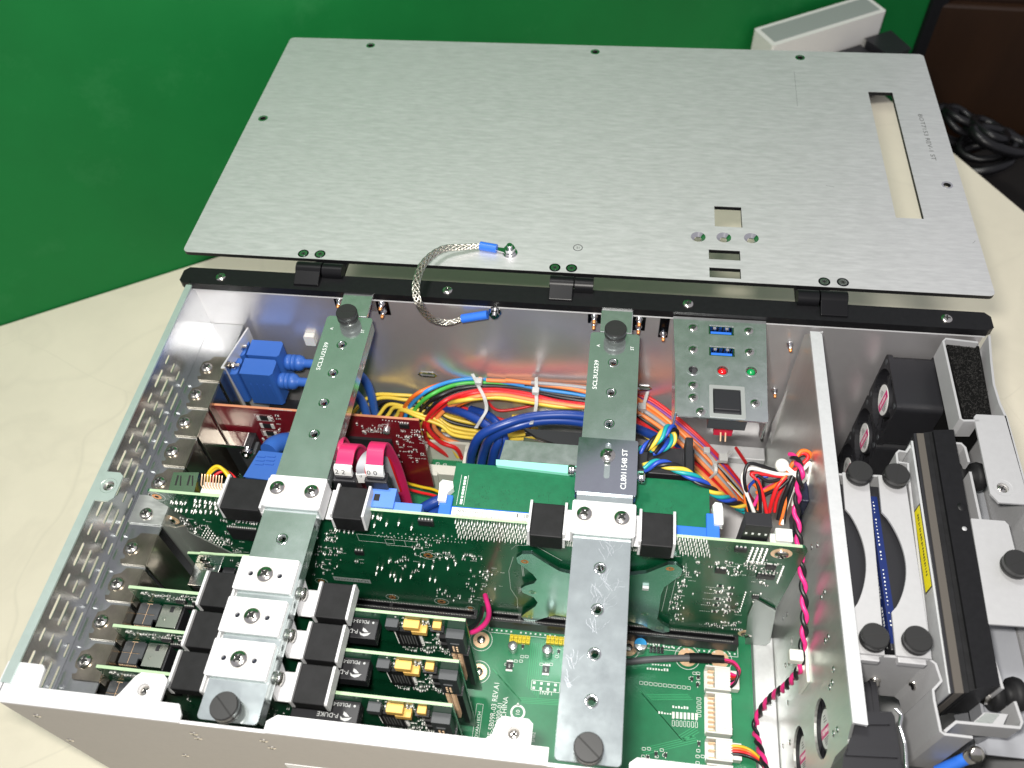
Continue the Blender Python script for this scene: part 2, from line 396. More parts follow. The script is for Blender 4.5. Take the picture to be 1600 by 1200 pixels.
# dim cabinet and black cable heap beyond the right edge of the table
m_wood = mat('brown_cabinet_wood', (.02, .0085, .0035), .5, var=.35, vscale=14, stretch=(1, 1, .2))
cab = thing('cabinet', 'dim brown wooden cabinet standing on the floor beyond the table corner', 'cabinet', onT(-420, -180, -900))
g = G(); A = [onT(-60, -60, -900), onT(-900, 500, -900), onT(-1300, -200, -900), onT(-350, -700, -900)]
g.hexa(A + [p + Vector((0, 0, 760)) for p in A]); g.build('carcass', m_wood, cab, bevel=3)
dcol = mat('brown_door_wood', (.032, .0135, .005), .45, var=.3, vscale=12, stretch=(1, 1, .2))
dv = (A[1] - A[0]); dn = Vector((dv.y, -dv.x, 0)).normalized()
if dn.dot(CC - A[0]) < 0: dn = -dn
for k in range(3):
    p0 = A[0] + dv * (.03 + .33 * k); p1 = A[0] + dv * (.33 + .33 * k); g = G()
    q = [p0 + dn * .8, p1 + dn * .8, p1 + dn * 14, p0 + dn * 14]
    g.hexa([x + Vector((0, 0, 40)) for x in q] + [x + Vector((0, 0, 720)) for x in q]); g.build('door', dcol, cab, bevel=3)
heap = thing('cable_heap', 'dark heap of coiled black cable beyond the right edge of the table', 'cables', onT(-120, 360, -200))
g = G()
for k in range(7):
    c = onT(-78 - rnd(0, 25), 125 + rnd(-30, 110), TZ - 40 + rnd(-14, 14)); rx, ry = rnd(16, 36), rnd(14, 30); ph = rnd(0, 3); tl = Vector((rnd(-.4, .4), rnd(-.4, .4)))
    g.tube([c + Vector((rx * math.cos(t), ry * math.sin(t), rx * math.cos(t) * tl.x + ry * math.sin(t) * tl.y)) for t in [ph + i * .35 for i in range(19)]], rnd(4, 6.5), 8)
g.build('coil', mat('glossy_black_cable', (.006, .006, .007), .35), heap)
g = G(); q = [onT(-20, 90, -900), onT(-20, 520, -900), onT(-420, 520, -900), onT(-420, 90, -900)]
g.hexa(q + [p + Vector((0, 0, 560)) for p in q]); st = thing('side_stand', 'dark low stand under the cable heap beside the table', 'stand', onT(-220, 300, -900)); g.build('stand_body', mat('dark_stand', (.008, .006, .005), .7), st, bevel=3)

# ================================================================== computer case
case = thing('computer_case', 'silver rack computer case standing open with its lid folded back', 'computer case', (215, 56, -212))
XL, XR, YF, YB, ZB = -15, 446, -70, 182, -186
def screw(parent, p, axis=(0, 0, 1), r=3.2, h=1.8, name='screw', mat_=None, rot=None, flat=False):
    g = G(); n = Vector(axis).normalized(); p = Vector(p)
    g.m = 0
    if flat: g.lathe([(r, 0), (r * .96, .35), (r * .45, .45), (r * .38, .1), (1e-4, -.1)], p, n, 18)
    else:
        pr = [(r, 0), (r, h * .3)] + [(r * math.cos(math.radians(a)), h * (.3 + .7 * math.sin(math.radians(a)))) for a in (20, 38, 55, 70)] + [(r * .22, h * .92), (1e-4, h * .55)]
        g.lathe(pr, p, n, 20, True, (1,))
    g.m = 1; F = frame(n, p); a = rnd(0, 1.5) if rot is None else rot
    old = g.M; g.M = F @ Matrix.Rotation(a, 4, 'Z'); hh = h if not flat else .5; w_, l_ = r * .13, r * .56
    g.box(-l_, l_, -w_, w_, hh * .80, hh * .985); g.box(-w_, w_, -l_, l_, hh * .79, hh * .98); g.M = old
    return g.build(name, [mat_ or M_steel, M_dark], parent)
def knob(parent, p, r=6, h=8, axis=(0, 0, 1), slot=.5):
    g = G(); n = Vector(axis).normalized(); p = Vector(p); g.m = 1
    g.lathe([(r * .62, 0), (r * .62, h * .3)], p, n, 20)
    g.m = 0; g.lathe([(r * .62, h * .3), (r * .97, h * .32), (r, h * .38), (r, h * .55), (r * .95, h * .58), (r * .95, h * .62), (r, h * .65), (r, h * .92), (r * .93, h), (1e-4, h)], p, n, 28, True, (1, 7, 8))
    g.m = 2; old = g.M; g.M = frame(n, p) @ Matrix.Rotation(slot, 4, 'Z'); g.box(-r * .93, r * .93, -.35, .35, h - .3, h + .03); g.M = old
    return g.build('thumb_screw', [M_knob, M_steel, M_dark], parent)

# floor pan, left panel with vents
g = G(); g.box(XL - 1, XR, YF + 1.5, YB, ZB, ZB + 1.2); g.build('bottom_panel', M_sheet, case)
for fx in (10, 420):
    for fy_ in (-45, 158): g = G(); g.cyl((fx, fy_, TZ), 13, ZB - TZ, (0, 0, 1), 24, 15); g.build('foot', M_rubber, case)
holes = []
for k in range(7):
    for j, z in enumerate((-11.5, -20, -28, -35.5)):
        yl = -49.4 + 27.6 * k + j * .3
        if yl < 128: holes.append(rrect(yl - 6.2, yl + 6.2, z - 1.25, z + 1.25, 1.1, 3))
        ys = yl + 13.9
        if ys < 140: holes.append(rrect(ys - 3.3, ys + 3.3, z - 1.1, z + 1.1, 1, 3))
g = G(); g.prism([(YF + 1, ZB), (YB, ZB), (YB, 0), (YF + 1, 0)], XL - .45, XL, 'x', holes)
lp = g.build('left_panel', M_galv, case)
g = G(); sx, sy = -7.6, 38.6
g.prism([(XL - 1.2, -62), (-11.6, -62), (-11.6, 29.8), (-4.5, 29.8), (-2.2, 32), (-2.2, 44.6), (-4.5, 46.6), (-11.9, 46.6), (-12.6, 178), (XL - 1.2, 178)], 0.05, 1.1, 'z', [circ(sx, sy, 2.9)])
g.build('top_flange', M_flange, lp, bevel=.25)
g = G(); g.lathe([(4.3, 1.12), (3.2, .9), (2.9, -1.2), (1e-4, -1.4)], (sx, sy, 0), seg=24); g.build('screw_well', M_steel, lp)
screw(lp, (sx, sy, -1.3), r=2.5, h=1.5)
# slot rail
g = G(); g.box(XL + .1, 5.8, -60, YB - .2, -39.6, -38.6); g.box(5.8, 6.8, 118.5 + 36, YB - .2, -60, -38.6)
for k in range(10): 
    y = 144.9 - 20.32 * k; g.box(-12.6, -10.6, y - 13.6, y - 12.2, -38.6, -37.6)
g.build('slot_rail', M_galv, case)

# rear panel
hx = [(668, 585, 11, 3.6), (1006, 606, 9, 4)]; holes = []
for u, v, lx, lz in hx:
    p = at(u, v, y=YB); holes.append([(p.x - lx / 2, p.z), (p.x - lx / 2 + lz * .5, p.z + lz / 2), (p.x + lx / 2 - lz * .5, p.z + lz / 2), (p.x + lx / 2, p.z), (p.x + lx / 2 - lz * .5, p.z - lz / 2), (p.x - lx / 2 + lz * .5, p.z - lz / 2)])
g = G(); g.prism([(XL, ZB), (XR, ZB), (XR, -5.2), (XL, -5.2)], YB, YB + 1.2, 'y', holes); rear = g.build('rear_panel', M_inner, case)
for u, v, lx, lz in hx:        # bright folded rim of each slot
    p = at(u, v, y=YB); g = G(); c = [(p.x + s * (lx / 2 - lz * .5 * abs(q)), p.z + q * lz / 2) for s, q in ((-1, 0), (-1, 1), (1, 1), (1, 0), (1, -1), (-1, -1))]
    o_ = [(p.x + (a - p.x) * 1.22, p.z + (b - p.z) * 1.45) for a, b in c]
    g.prism(o_, YB - .5, YB - .02, 'y', [c]); g.build('slot_rim', M_chrome, rear)
g = G(); g.box(XL, XR, YB - 1.6, YB - .02, -6.2, -5.2); g.build('top_fold', M_cream, rear)
# black hinge rail with screws and hinges
rail_y0, rail_y1 = 180.4, 193.5
g = G(); g.prism([(-22.5, rail_y0 + 2), (-20, rail_y0), (446, rail_y0), (449, rail_y0 + 2), (449, rail_y1 - 3), (446, rail_y1), (-19.5, rail_y1), (-22.5, rail_y1 - 3)], -5, 0)
rail = g.build('hinge_rail', M_black, case, bevel=.7)
for u, v in ((345, 433), (699, 454), (1075, 475), (1479, 498)): screw(rail, at(u, v, z=0), r=3.1, h=1.3)
# rest of the bar mounts on the rear wall
def stud(parent, p, tip=M_copper):
    g = G(); p = Vector(p); g.lathe([(2.2, 0), (2.1, -1.2), (1.3, -2.2), (1.2, -4), (1e-4, -4.2)], p, (0, 1, 0), 14); g.m = 1
    g.lathe([(1.0, -4.0), (.9, -6), (1e-4, -6.2)], p, (0, 1, 0), 12); g.build('stud', [M_chrome, tip], parent)
for bx in (89.8, 243):
    g = G(); g.box(bx - 9, bx + 9, 163, YB - .1, -3.4, -1.2); g.box(bx - 9, bx + 9, YB - 1.4, YB - .2, -16, -3.4)
    mt = g.build('bar_mount', M_zinc, rear, bevel=.4)
    for s in (-1, 1):
        g = G(); g.box(bx + s * 13 - 3.8, bx + s * 13 + 3.8, YB - 1.0, YB - .15, -19 if s > 0 else -15, -5.4); g.build('side_plate', M_blackm, mt)
        stud(rear, (bx + s * 13, YB - 1, -8.2)); stud(rear, (bx + s * 13, YB - 1, -15 if s > 0 else -13.4))
g = G(); g.box(268, 273.5, YB - 1, YB - .2, -24, -5.4); g.build('side_plate', M_blackm, rear); stud(rear, (270.8, YB - 1, -20))
# cable anchor on the rear wall
p = at(486, 527, y=YB); g = G(); g.prism(rrect(p.x - 3.4, p.x + 3.4, p.z - 4.5, p.z + 4.5, 1), YB - 3.5, YB - .1, 'y'); g.build('cable_anchor', M_white, rear, bevel=.4)

# front panel with folded flange and its screw tabs
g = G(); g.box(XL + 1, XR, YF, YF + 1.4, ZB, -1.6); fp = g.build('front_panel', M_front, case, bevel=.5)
def fl(u, v): p = at(u, v, z=-1); return (p.x, p.y)
g = G()
fy = -62.4
g.prism([(-17.5, YF), (69, YF), (69, -66.5), (66.5, fy), (57.8, fy), (57.8, -53), (55.4, -51), (45, -51), (42.8, -53), (38.6, -61), (37.5, fy), (1.5, fy), (.6, -54), (-1, -52.4), (-17.5, -52.4)], -1.5, 0, 'z', [circ(48.6, -58.2, 2.7)])
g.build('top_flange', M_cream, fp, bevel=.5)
for (x0, x1) in ((106.5, 226.5), (259.5, 335)):
    g = G(); pts = [(x0, YF), (x1, YF), (x1, fy - .6)]
    if x0 < 200: pts += [(219, fy - .6), (219, -54.4), (217, -52.6), (206, -52.6), (204.2, -54.4), (202.5, fy + 2), (200, fy), (x0 + 4, fy), (x0, fy - 3)]; hl = [circ(211.5, -58.8, 2.7)]
    else: pts += [(x0 + 3, fy - .6), (x0, fy - 3)]; hl = []
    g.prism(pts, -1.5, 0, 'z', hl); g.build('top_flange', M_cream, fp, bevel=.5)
for ea, eb in ((69, 106.5), (226.5, 259.5)): g = G(); g.box(ea, eb, YF, YF + 1.4, -1.5, -1.2); g.build('top_edge', M_cream, fp)
for x, y in ((48.6, -58.2), (211.5, -58.8)):
    g = G(); g.lathe([(5, .06), (3.6, -.3), (2.75, -1.8), (2.7, -5), (1e-4, -5.2)], (x, y, 0), seg=24); g.build('screw_well', M_cream, fp)
    screw(fp, (x, y, -3.2), r=2.6, h=1.6)
for u, v in ((58, 1118), (110, 1156), (290, 1180), (303, 1146), (310, 1153), (412, 1157), (425, 1168)):
    p = at(u, v, y=YF); screw(fp, (p.x, YF - .02, p.z), (0, -1, 0), r=1.9, h=.6, flat=False)
p = at(500, 1200, y=YF); g = G(); g.prism(rrect(p.x - 17, p.x + 22, p.z - 6, p.z + 1.2, .6), YF - .35, YF - .02, 'y'); g.build('sticker', M_label, fp)

# divider between the boards and the drive bay
fh = [(1283, 1135, 14.5), (1247, 1180, 14.5)]
DX = 349.5
fc = [at(1283, 1138, x=DX), at(1249, 1178, x=DX)]
holes = [circ(c.y, c.z, 13.4, 28) for c in fc] + [circ(34, -60, 3), circ(30, -94, 2.6)]
g = G(); g.prism([(-68, ZB + 1.3), (178, ZB + 1.3), (178, -10), (171, -1), (-40, -1), (-44, -9), (-68, -9)], DX, DX + 1.2, 'x', holes)
dv_ = g.build('divider', M_divider, case)
g = G(); g.prism([(DX, -40), (DX + 6.0, -40.5), (DX + 6.3, 169), (DX + 4.6, 171), (DX, 171)], -1, 1.0); g.build('top_flange', M_sheet, dv_, bevel=.5)
# dimples punched through the divider
for i, (u, v) in enumerate(((1302, 1046), (1289, 1001), (1294, 995), (1283, 933), (1288, 925), (1224, 966), (1230, 960), (1227, 1040), (1232, 1036), (1296, 1074), (1300, 1066), (1231, 1098), (1302, 1146), (1308, 1140), (1223, 1166), (1234, 1160), (1268, 855), (1277, 852))):
    p = at(u, v, x=DX); g = G(); g.dome((DX, p.y, p.z), 1.5, .55, (-1, 0, 0), 12); g.build('dimple', M_chrome, dv_)
# aluminium duct foot beside the backplane
g = G(); g.box(337.5, 349.4, -66, 50, ZB + 1.2, -141); g.box(16, 337.4, -66, 174, ZB + 1.2, -146); g.build('duct_foot', M_sheet, dv_, bevel=.8)
g = G(); p = at(1262, 640, y=150); 
q = [at(1222, 735, x=345), at(1246, 640, y=176), at(1262, 575, y=178)]
# rear cross strap from divider to the rear wall
g = G(); s0, s1, s2 = at(1278, 520, y=179.5), at(1213, 660, y=172), at(1210, 745, y=165)
g.ribbon([s0, s1, s2], (2.6, 0, 1.2), 1.2); g.build('rear_strap', M_sheet, dv_)
for u, v in ((1234, 537), (1210, 609)):
    p = at(u, v, y=YB - .5); stud(rear, p)
p = at(1190, 678, y=YB - .5); stud(rear, p, M_dark)
p = at(1234, 537, y=YB); 
# ------------------------------------------------------------------ right side of the case
g = G(); g.prism([(XR - 1.2, ZB), (XR - 1.2, -14), (XR, -14), (XR, ZB)], YF, YB, 'y'); rp = g.build('right_panel', M_tray, case)
def poly_at(l, z): return [tuple(at(u, v, z=z).xy) for u, v in l]
g = G(); path = [(1546, 524), (1549, 565), (1553, 600), (1562, 630), (1573, 654)]; pts = poly_at(path, -3)
pts += [(445.5, 62), (445.5, YF)]
g.ribbon([(x, y, -9.5) for x, y in pts], (0, 0, 6.5), 1.2); g.build('top_fold', M_tray, rp)
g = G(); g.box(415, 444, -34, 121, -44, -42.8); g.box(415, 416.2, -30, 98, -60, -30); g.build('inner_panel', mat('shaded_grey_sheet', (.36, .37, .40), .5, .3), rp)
g = G(); P_ = at(1567, 762, z=-3)
g.prism([(428.6, 123), (430, 124.6), (444.6, 125), (444.8, 73), (430.6, 72.8), (427.6, 77.5)], -4.2, -3, 'z', [circ(P_.x, P_.y, 2.8)]); pl = g.build('mounting_plate', M_tray, rp, bevel=.4)
g = G(); g.lathe([(4.6, .05), (3.4, -.5), (2.8, -2.4), (1e-4, -2.6)], (P_.x, P_.y, -3), seg=24); g.build('screw_well', M_tray, pl); screw(pl, (P_.x, P_.y, -5.2), r=2.6, h=1.8)
g = G(); q = poly_at([(1517, 810), (1570, 814), (1576, 820), (1588, 868)], -3); g.prism(q + [(438, 45), (438, 11), tuple(at(1545, 975, z=-3).xy)], -4.2, -3); pl2 = g.build('mounting_plate', M_tray, rp, bevel=.4)
k_ = at(1580, 890, z=-3); knob(pl2, (k_.x, k_.y, -3), 6.2, 8.5)
# bent sheet lines seen edge on
def sheet(px, z, depth, parent, name='folded_sheet', m=M_tray, t=1.2):
    g = G(); g.ribbon([(x, y, z - depth / 2) for x, y in poly_at(px, z)], (0, 0, depth / 2), t); return g.build(name, m, parent)
sheet([(1490, 692), (1502, 693), (1508, 699), (1514, 722)], -8, 30, rp); sheet([(1516, 737), (1532, 812)], -8, 30, rp); sheet([(1536, 972), (1567, 1076)], -8, 30, rp)
sheet([(1586, 1096), (1597, 1128), (1594, 1137), (1494, 1128), (1476, 1143)], -10, 14, rp)
for u, v, z in ((1511, 745, -22), (1569, 1085, -24)):
    p = at(u, v, z=z); gr = G(); gr.lathe([(2.5, -7), (7, -7), (7.6, -5), (7, -2.5), (4, -2), (4, 2), (7, 2.5), (7.6, 5), (7, 7), (2.5, 7)], p, (1, .1, 0), 24)
    gm = tag(gr.build('rubber_grommet', M_rubber), ('black rubber grommet on the drive mount beside the upper door plate', 'black rubber grommet at the bottom corner of the drive mount')[u > 1550], 'grommet', 'rubber grommets of the drive mount')
    gr = G(); gr.m = 0; gr.cyl(p + Vector((-10, -1, 0)), 4.6, 2.5, (1, .1, 0), 6); gr.cyl(p + Vector((-13, -1.3, 0)), 2.2, 4, (1, .1, 0), 14); gr.build('bolt', M_steel, gm)
# dust filter in its folded holder
g = G(); q = poly_at([(1528, 535), (1478, 529), (1474, 533), (1501, 654), (1506, 657), (1530, 657)], -3)
hold = thing('filter_holder', 'black foam dust filter in a folded sheet holder at the rear right corner', 'dust filter', (430, 148, -45))
g = G(); g.ribbon([(x, y, -10) for x, y in q], (0, 0, 7), 1.2); g.build('holder_sheet', M_tray, hold)
g = G(); q = poly_at([(1480, 535), (1531, 539), (1551, 651), (1507, 653)], -6); g.prism(q, -44, -7); g.build('foam', M_foam, hold)
g = G()       # open-cell strands on top of the foam
x0, y0 = at(1480, 535, z=-6).xy; 
for i in range(620):
    s, t = rnd(.02, .98), rnd(.02, .98); a = Vector(q[0]).lerp(Vector(q[1]), s); b = Vector(q[3]).lerp(Vector(q[2]), s); c = a.lerp(b, t)
    th = rnd(0, 3.14); l_ = rnd(.3, .9); d = Vector((math.cos(th), math.sin(th))) * l_
    g.tube([(c.x - d.x, c.y - d.y, -7 + rnd(-.3, .1)), (c.x, c.y, -6.5 + rnd(0, .5)), (c.x + d.x, c.y + d.y, -7 + rnd(-.3, .1))], .13, 4, False)
o = g.build('foam_strands', mat('foam_strand', (.012, .011, .01), .35), hold); o['kind'] = 'stuff'

# three small fans one above the other on the right side
def fan(name, label, x0, yc, zc, side, depth, lab=True, group='small black fans'):
    f = thing(name, label, 'fan', (x0, yc, zc - side / 2), group)
    h = side / 2; g = G(); prof = rrect(yc - h, yc + h, zc - h, zc + h, 3)
    hole = circ(yc, zc, h * .93, 36)
    g.prism(prof, x0, x0 + 2.6, 'x', [hole]); g.prism(prof, x0 + depth - 2.6, x0 + depth, 'x', [hole])
    g.prism(rrect(yc - h * .97, yc + h * .97, zc - h * .97, zc + h * .97, h * .2, 8), x0 + 2.5, x0 + depth - 2.5, 'x', [hole])
    g.build('frame', M_bplast, f, bevel=.4)
    g = G(); g.cyl((x0 + .8, yc, zc), h * .52, depth - 4, (1, 0, 0), 28)
    for k in range(4):
        a = math.radians(45 + 90 * k + 20); d = Vector((0, math.cos(a), math.sin(a))); c = Vector((x0 + 1.6, yc, zc)); p = Vector((0, -d.z, d.y)) * 1.1
        g.hexa([c + d * h * .4 - p + Vector((-.6, 0, 0)), c + d * h * .95 - p + Vector((-.6, 0, 0)), c + d * h * .95 + p + Vector((-.6, 0, 0)), c + d * h * .4 + p + Vector((-.6, 0, 0)),
                c + d * h * .4 - p + Vector((1, 0, 0)), c + d * h * .95 - p + Vector((1, 0, 0)), c + d * h * .95 + p + Vector((1, 0, 0)), c + d * h * .4 + p + Vector((1, 0, 0))])
    g.build('hub', M_bplast, f, bevel=.2)
    g = G()
    for k in range(7):
        a0 = 2 * math.pi * k / 7
        vs = []
        for i in range(6):
            a = a0 + .11 * i; x = x0 + 5 + 1.6 * i
            vs += [(x, yc + h * .5 * math.cos(a), zc + h * .5 * math.sin(a)), (x, yc + h * .9 * math.cos(a), zc + h * .9 * math.sin(a))]
        fs = [(2 * i, 2 * i + 1, 2 * i + 3, 2 * i + 2) for i in range(5)]
        g.add(vs, fs, True); g.add([(v[0] + .7, v[1], v[2]) for v in vs], [x[::-1] for x in fs], True)
    g.build('blades', mat('fan_blade', (.02, .02, .022), .35) if 'fan_blade' not in bpy.data.materials else bpy.data.materials['fan_blade'], f)
    if lab:
        g = G(); g.prism(circ(yc, zc, h * .46, 30), x0 + .45, x0 + .72, 'x'); g.m = 1
        hw, hl = h * .105, h * .42
        g.M = Matrix.Translation((x0 + .4, yc, zc)) @ Matrix.Rotation(math.radians(0), 4, 'X')
        g.box(-.06, 0, hw * -1.6, hw * .6, -hl, hl); g.m = 0
        [g.box(-.1, -.06, -hw * .95 + rnd(-.15, .1), -hw * .05 + rnd(-.1, .2), -hl * .7 + i * hl * .155, -hl * .7 + i * hl * .155 + hl * rnd(.05, .1)) for i in range(9)]
        g.m = 2
        for i in range(4): g.box(-.06, 0, -h * (.22 + .05 * i), -h * (.205 + .05 * i), -h * .2 + .7 * i, h * .22 - .9 * i)
        for i in range(3): g.box(-.06, 0, h * (.16 + .07 * i), h * (.175 + .07 * i), -h * .1, h * .16 - .9 * i)
        g.build('hub_label', [M_label, M_pink, M_ink], f)
    g = G()
    for sy in (-1, 1):
        for sz in (-1, 1): g.cyl((x0 - .25, yc + sy * h * .8, zc + sz * h * .8), 1.7, .5, (1, 0, 0), 14)
    g.build('screw_holes', M_grey, f)
    return f
FY = 162
fan('case_fan', 'top fan of the black stack of three beside the dust filter', 400, FY, -45.5, 39.5, 28)
fan('case_fan', 'middle fan of the black stack of three behind the drive trays', 400, FY, -85.5, 39.5, 28)
fan('case_fan', 'lowest fan of the black stack of three, half hidden by the thumb screws', 400, FY, -125.5, 39.5, 28)
ff = [fan('case_fan', ('upper front fan showing its pink striped label through the round divider hole', 'lower front fan showing its label through the divider hole')[i], DX + 1.6, c.y, c.z, 38 if i == 0 else 38, 20) for i, c in enumerate(fc)]
# large black blower housing ahead of the drive cage, with its wire guard
bl = thing('blower', 'ribbed black blower housing in front of the drive trays', 'fan', (362, -38, -60))
q = poly_at([(1340, 1112), (1393, 1112), (1398, 1120), (1410, 1200), (1412, 1260), (1310, 1260), (1318, 1180), (1330, 1150)], -8)
g = G(); g.prism(q, -30, -8); g.prism(poly_at([(1345, 1118), (1388, 1118), (1392, 1132), (1342, 1132)], -6.5), -8, -6.5); g.prism(poly_at([(1326, 1168), (1402, 1172), (1404, 1184), (1322, 1180)], -6.5), -8, -6.5)
g.build('housing', M_bplast, bl, bevel=1.2, seg=3)
g = G(); g.tube(smooth_path([at(u, v, z=-6) for u, v in ((1400, 1108), (1408, 1118), (1406, 1135), (1413, 1160), (1416, 1200), (1420, 1240))]), .9, 8); g.build('wire_guard', M_chrome, bl)

# drive cage, two trays, slim drive
cage = thing('drive_cage', 'folded light sheet cage holding the two slim drive trays', 'drive cage', (372, 40, -60))
def csheet(px, z, depth, t=1.1): g = G(); g.ribbon([(x, y, z - depth / 2) for x, y in poly_at(px, z)], (0, 0, depth / 2), t); return g.build('side_sheet', M_tray, cage)
csheet([(1337, 1022), (1333, 1016), (1304, 748), (1309, 741), (1361, 743)], -5, 60)
csheet([(1338, 1022), (1400, 1026), (1452, 1030), (1462, 1037), (1471, 1064), (1458, 1078), (1460, 1095), (1470, 1143), (1476, 1147), (1520, 1152)], -6, 50)
csheet([(1361, 743), (1400, 745), (1413, 756), (1420, 750), (1419, 724), (1404, 722)], -6, 40)
csheet([(1404, 735), (1401, 708), (1405, 704), (1416, 706), (1427, 690)], -7, 40)
csheet([(1454, 1030), (1420, 745)], -10, 50)
for u, v in ((1367, 1060), (1428, 1066)):
    p = at(u, v, y=-8); g = G(); g.lathe([(2.4, 0), (2.4, 1), (1.7, 1.2), (1.5, 3), (1e-4, 3.2)], (p.x, -8.4, p.z), (0, -1, 0), 14); g.build('screw_end', M_steel, cage)
p = at(1437, 1090, y=-10); g = G(); g.lathe([(2.2, 0), (1.8, .5), (.6, .6), (1e-4, .2)], (p.x, -9, p.z), (.2, -1, 0), 16); g.build('screw_end', M_steel, cage)
def tray(px_left, px_right, label, hd, arc):
    lx = [at(u, v, z=-4) for u, v in px_left]; rx = [at(u, v, z=-4) for u, v in px_right]
    t = thing('drive_tray', label, 'drive tray', ((lx[0].x + rx[0].x) / 2, 40, -50), 'slim drive trays in the cage')
    y1, y0 = lx[0].y, lx[-1].y
    def X(l, y): s = (l[0].y - y) / (l[0].y - l[-1].y); return l[0].x + (l[-1].x - l[0].x) * s
    L_ = []; n = 18; a0, a1 = arc
    L_.append((X(lx, y1), y1)); L_.append((X(lx, a0), a0))
    for i in range(1, n): 
        s = i / n; y = a0 + (a1 - a0) * s; L_.append((X(lx, y) + (X(rx, y) - X(lx, y)) * .62 * math.sin(math.pi * s) ** .75, y))
    L_.append((X(lx, a1), a1)); L_.append((X(lx, y0), y0))
    R_ = [(X(rx, y0), y0), (X(rx, y1), y1)]
    g = G(); g.prism(L_ + R_, -5.2, -4); g.box(X(lx, y0) + 1, X(rx, y0) - 2, y0 - 2.6, y0 - .05, -9, -5.0); g.build('tray_plate', M_tray, t, bevel=.4)
    g = G(); g.hexa([(X(rx, y0) - .9, y0, -40), (X(rx, y0), y0, -40), (X(rx, y1), y1, -40), (X(rx, y1) - .9, y1, -40), (X(rx, y0) - .9, y0, -5.2), (X(rx, y0), y0, -5.2), (X(rx, y1), y1, -5.2), (X(rx, y1) - .9, y1, -5.2)]); g.build('tray_side', M_tray, t)
    g = G(); g.box(X(lx, 40) - 2.2, X(rx, 40) - 2.5, y0 + 4, y1 - 4, -48, -8.5); dk = g.build('disk', M_bplast, t, bevel=.6)
    if hd:
        xx = X(lx, 40) - 2.25; g = G(); g.box(xx - .1, xx - .02, y0 + 8, y1 - 12, -30, -9); g.m = 1
        [g.box(xx - .14, xx - .1, y1 - 15 - i * 1.7, y1 - 15 - i * 1.7 - rnd(.7, 1.3), -13.2 - rnd(0, .3), -12 + rnd(-.2, .2)) for i in range(42) if rnd(0, 1) > .2]
        g.m = 0; g.box(xx + .1, xx + 3.6, y0 + 7, y1 - 10, -8.5, -8.38); g.m = 1
        for i in range(34):
            if rnd(0, 1) > .25: g.box(xx + 1.2, xx + 1.2 + rnd(.25, .6), y1 - 13 - i * 1.9, y1 - 13 - i * 1.9 - rnd(.4, .9), -8.4, -8.34)
        g.build('label', [M_hdblue, M_silk], dk)
    yk = (y1 - 3.2, y0 + 5.4)
    for k, y in enumerate(yk): knob(t, ((X(lx, y) + X(rx, y)) / 2 + .2, y, -4), 5.9, 8.2, slot=rnd(.1, 1.4))
    return t
tray([(1316, 738), (1352, 880), (1335, 1020)][:1] + [(1340, 1020)], [(1357, 741), (1382, 1020)], 'left drive tray with a crescent cut-out and a plain black disk', False, (63, 12))
tray([(1372, 742), (1400, 1024)], [(1414, 745), (1455, 1024)], 'right drive tray with a dark blue disk label showing in its crescent cut-out', True, (63, 12))
# slim drive on a shock mount
sd = thing('slim_drive', 'long black slim drive with a yellow warning label on its grey side', 'drive', (405, 45, -50))
def strip(top, bot, z0, z1, m, name, bev=.3):
    a, b = (at(u, v, z=z1) for u, v in top); c, d = (at(u, v, z=z1) for u, v in bot)
    g = G(); g.prism([tuple(a.xy), tuple(b.xy), tuple(d.xy), tuple(c.xy)], z0, z1); return g.build(name, m, sd, bevel=bev)
gp = G(); A_, B_ = at(1427, 688, z=-4.5), at(1487, 1083, z=-4.5)
gp.hexa([(A_.x - 1, A_.y, -60), (B_.x - 1, B_.y, -60), (B_.x, B_.y, -60), (A_.x, A_.y, -60), (A_.x - 1, A_.y, -5), (B_.x - 1, B_.y, -5), (B_.x, B_.y, -5), (A_.x, A_.y, -5)]); side = gp.build('side_plate', M_sheet, sd)
strip(((1427.5, 677), (1432, 677)), ((1486, 1083), (1492, 1083)), -40, -4.2, M_bplast, 'edge_strip')
strip(((1432.2, 677), (1443, 677)), ((1492.2, 1083), (1506, 1083)), -40, -3.6, M_foamband, 'foam_strip')
strip(((1443.2, 676), (1451, 675)), ((1506.2, 1083), (1515, 1082)), -40, -4.4, M_rubber, 'seal_strip', .8)
strip(((1451.2, 675), (1458, 674)), ((1515.2, 1080), (1526, 1078)), -40, -5.4, M_rubber, 'seal_strip', .8)
top_ = strip(((1458, 672), (1490, 671)), ((1526, 1074), (1563, 1072)), -40, -3.4, M_black, 'top_plate')
for u, v, r, m in ((1503, 792, 2.2, M_black), (1507, 826, 1.15, M_tray)):
    p = at(u, v, z=-3.4); g = G(); g.lathe([(r, 0), (r * .9, .25), (1e-4, .2)], (p.x, p.y, -3.4), seg=18); g.build('rivet', m, top_)
yl = G(); xx = A_.x - 1.3
p0, p1 = at(1422, 789, z=-3), at(1447, 925, z=-3)
def sidex(y): return A_.x + (B_.x - A_.x) * (y - A_.y) / (B_.y - A_.y) - 1.05
def lab(y0, y1, z0, z1, d): return [(sidex(y0) - d, y0, z0), (sidex(y1) - d, y1, z0), (sidex(y1) - d, y1, z1), (sidex(y0) - d, y0, z1)]
ya, yb = p0.y + 3, p1.y + 4
g = G(); g.add(lab(ya, yb, -14.5, -5.4, .04), [(0, 1, 2, 3)]); g.m = 1; g.add(lab(ya - .8, yb + .8, -14, -6, .08), [(0, 1, 2, 3)]); g.m = 0
[g.add(lab(ya - 4 - i * 1.5, ya - 4 - i * 1.5 - rnd(.5, 1.1), -10.2 - rnd(0, .5), -8.8 + rnd(0, .4), .12), [(0, 1, 2, 3)]) for i in range(22)]; g.build('warning_label', [M_ink, M_ylabel], side)
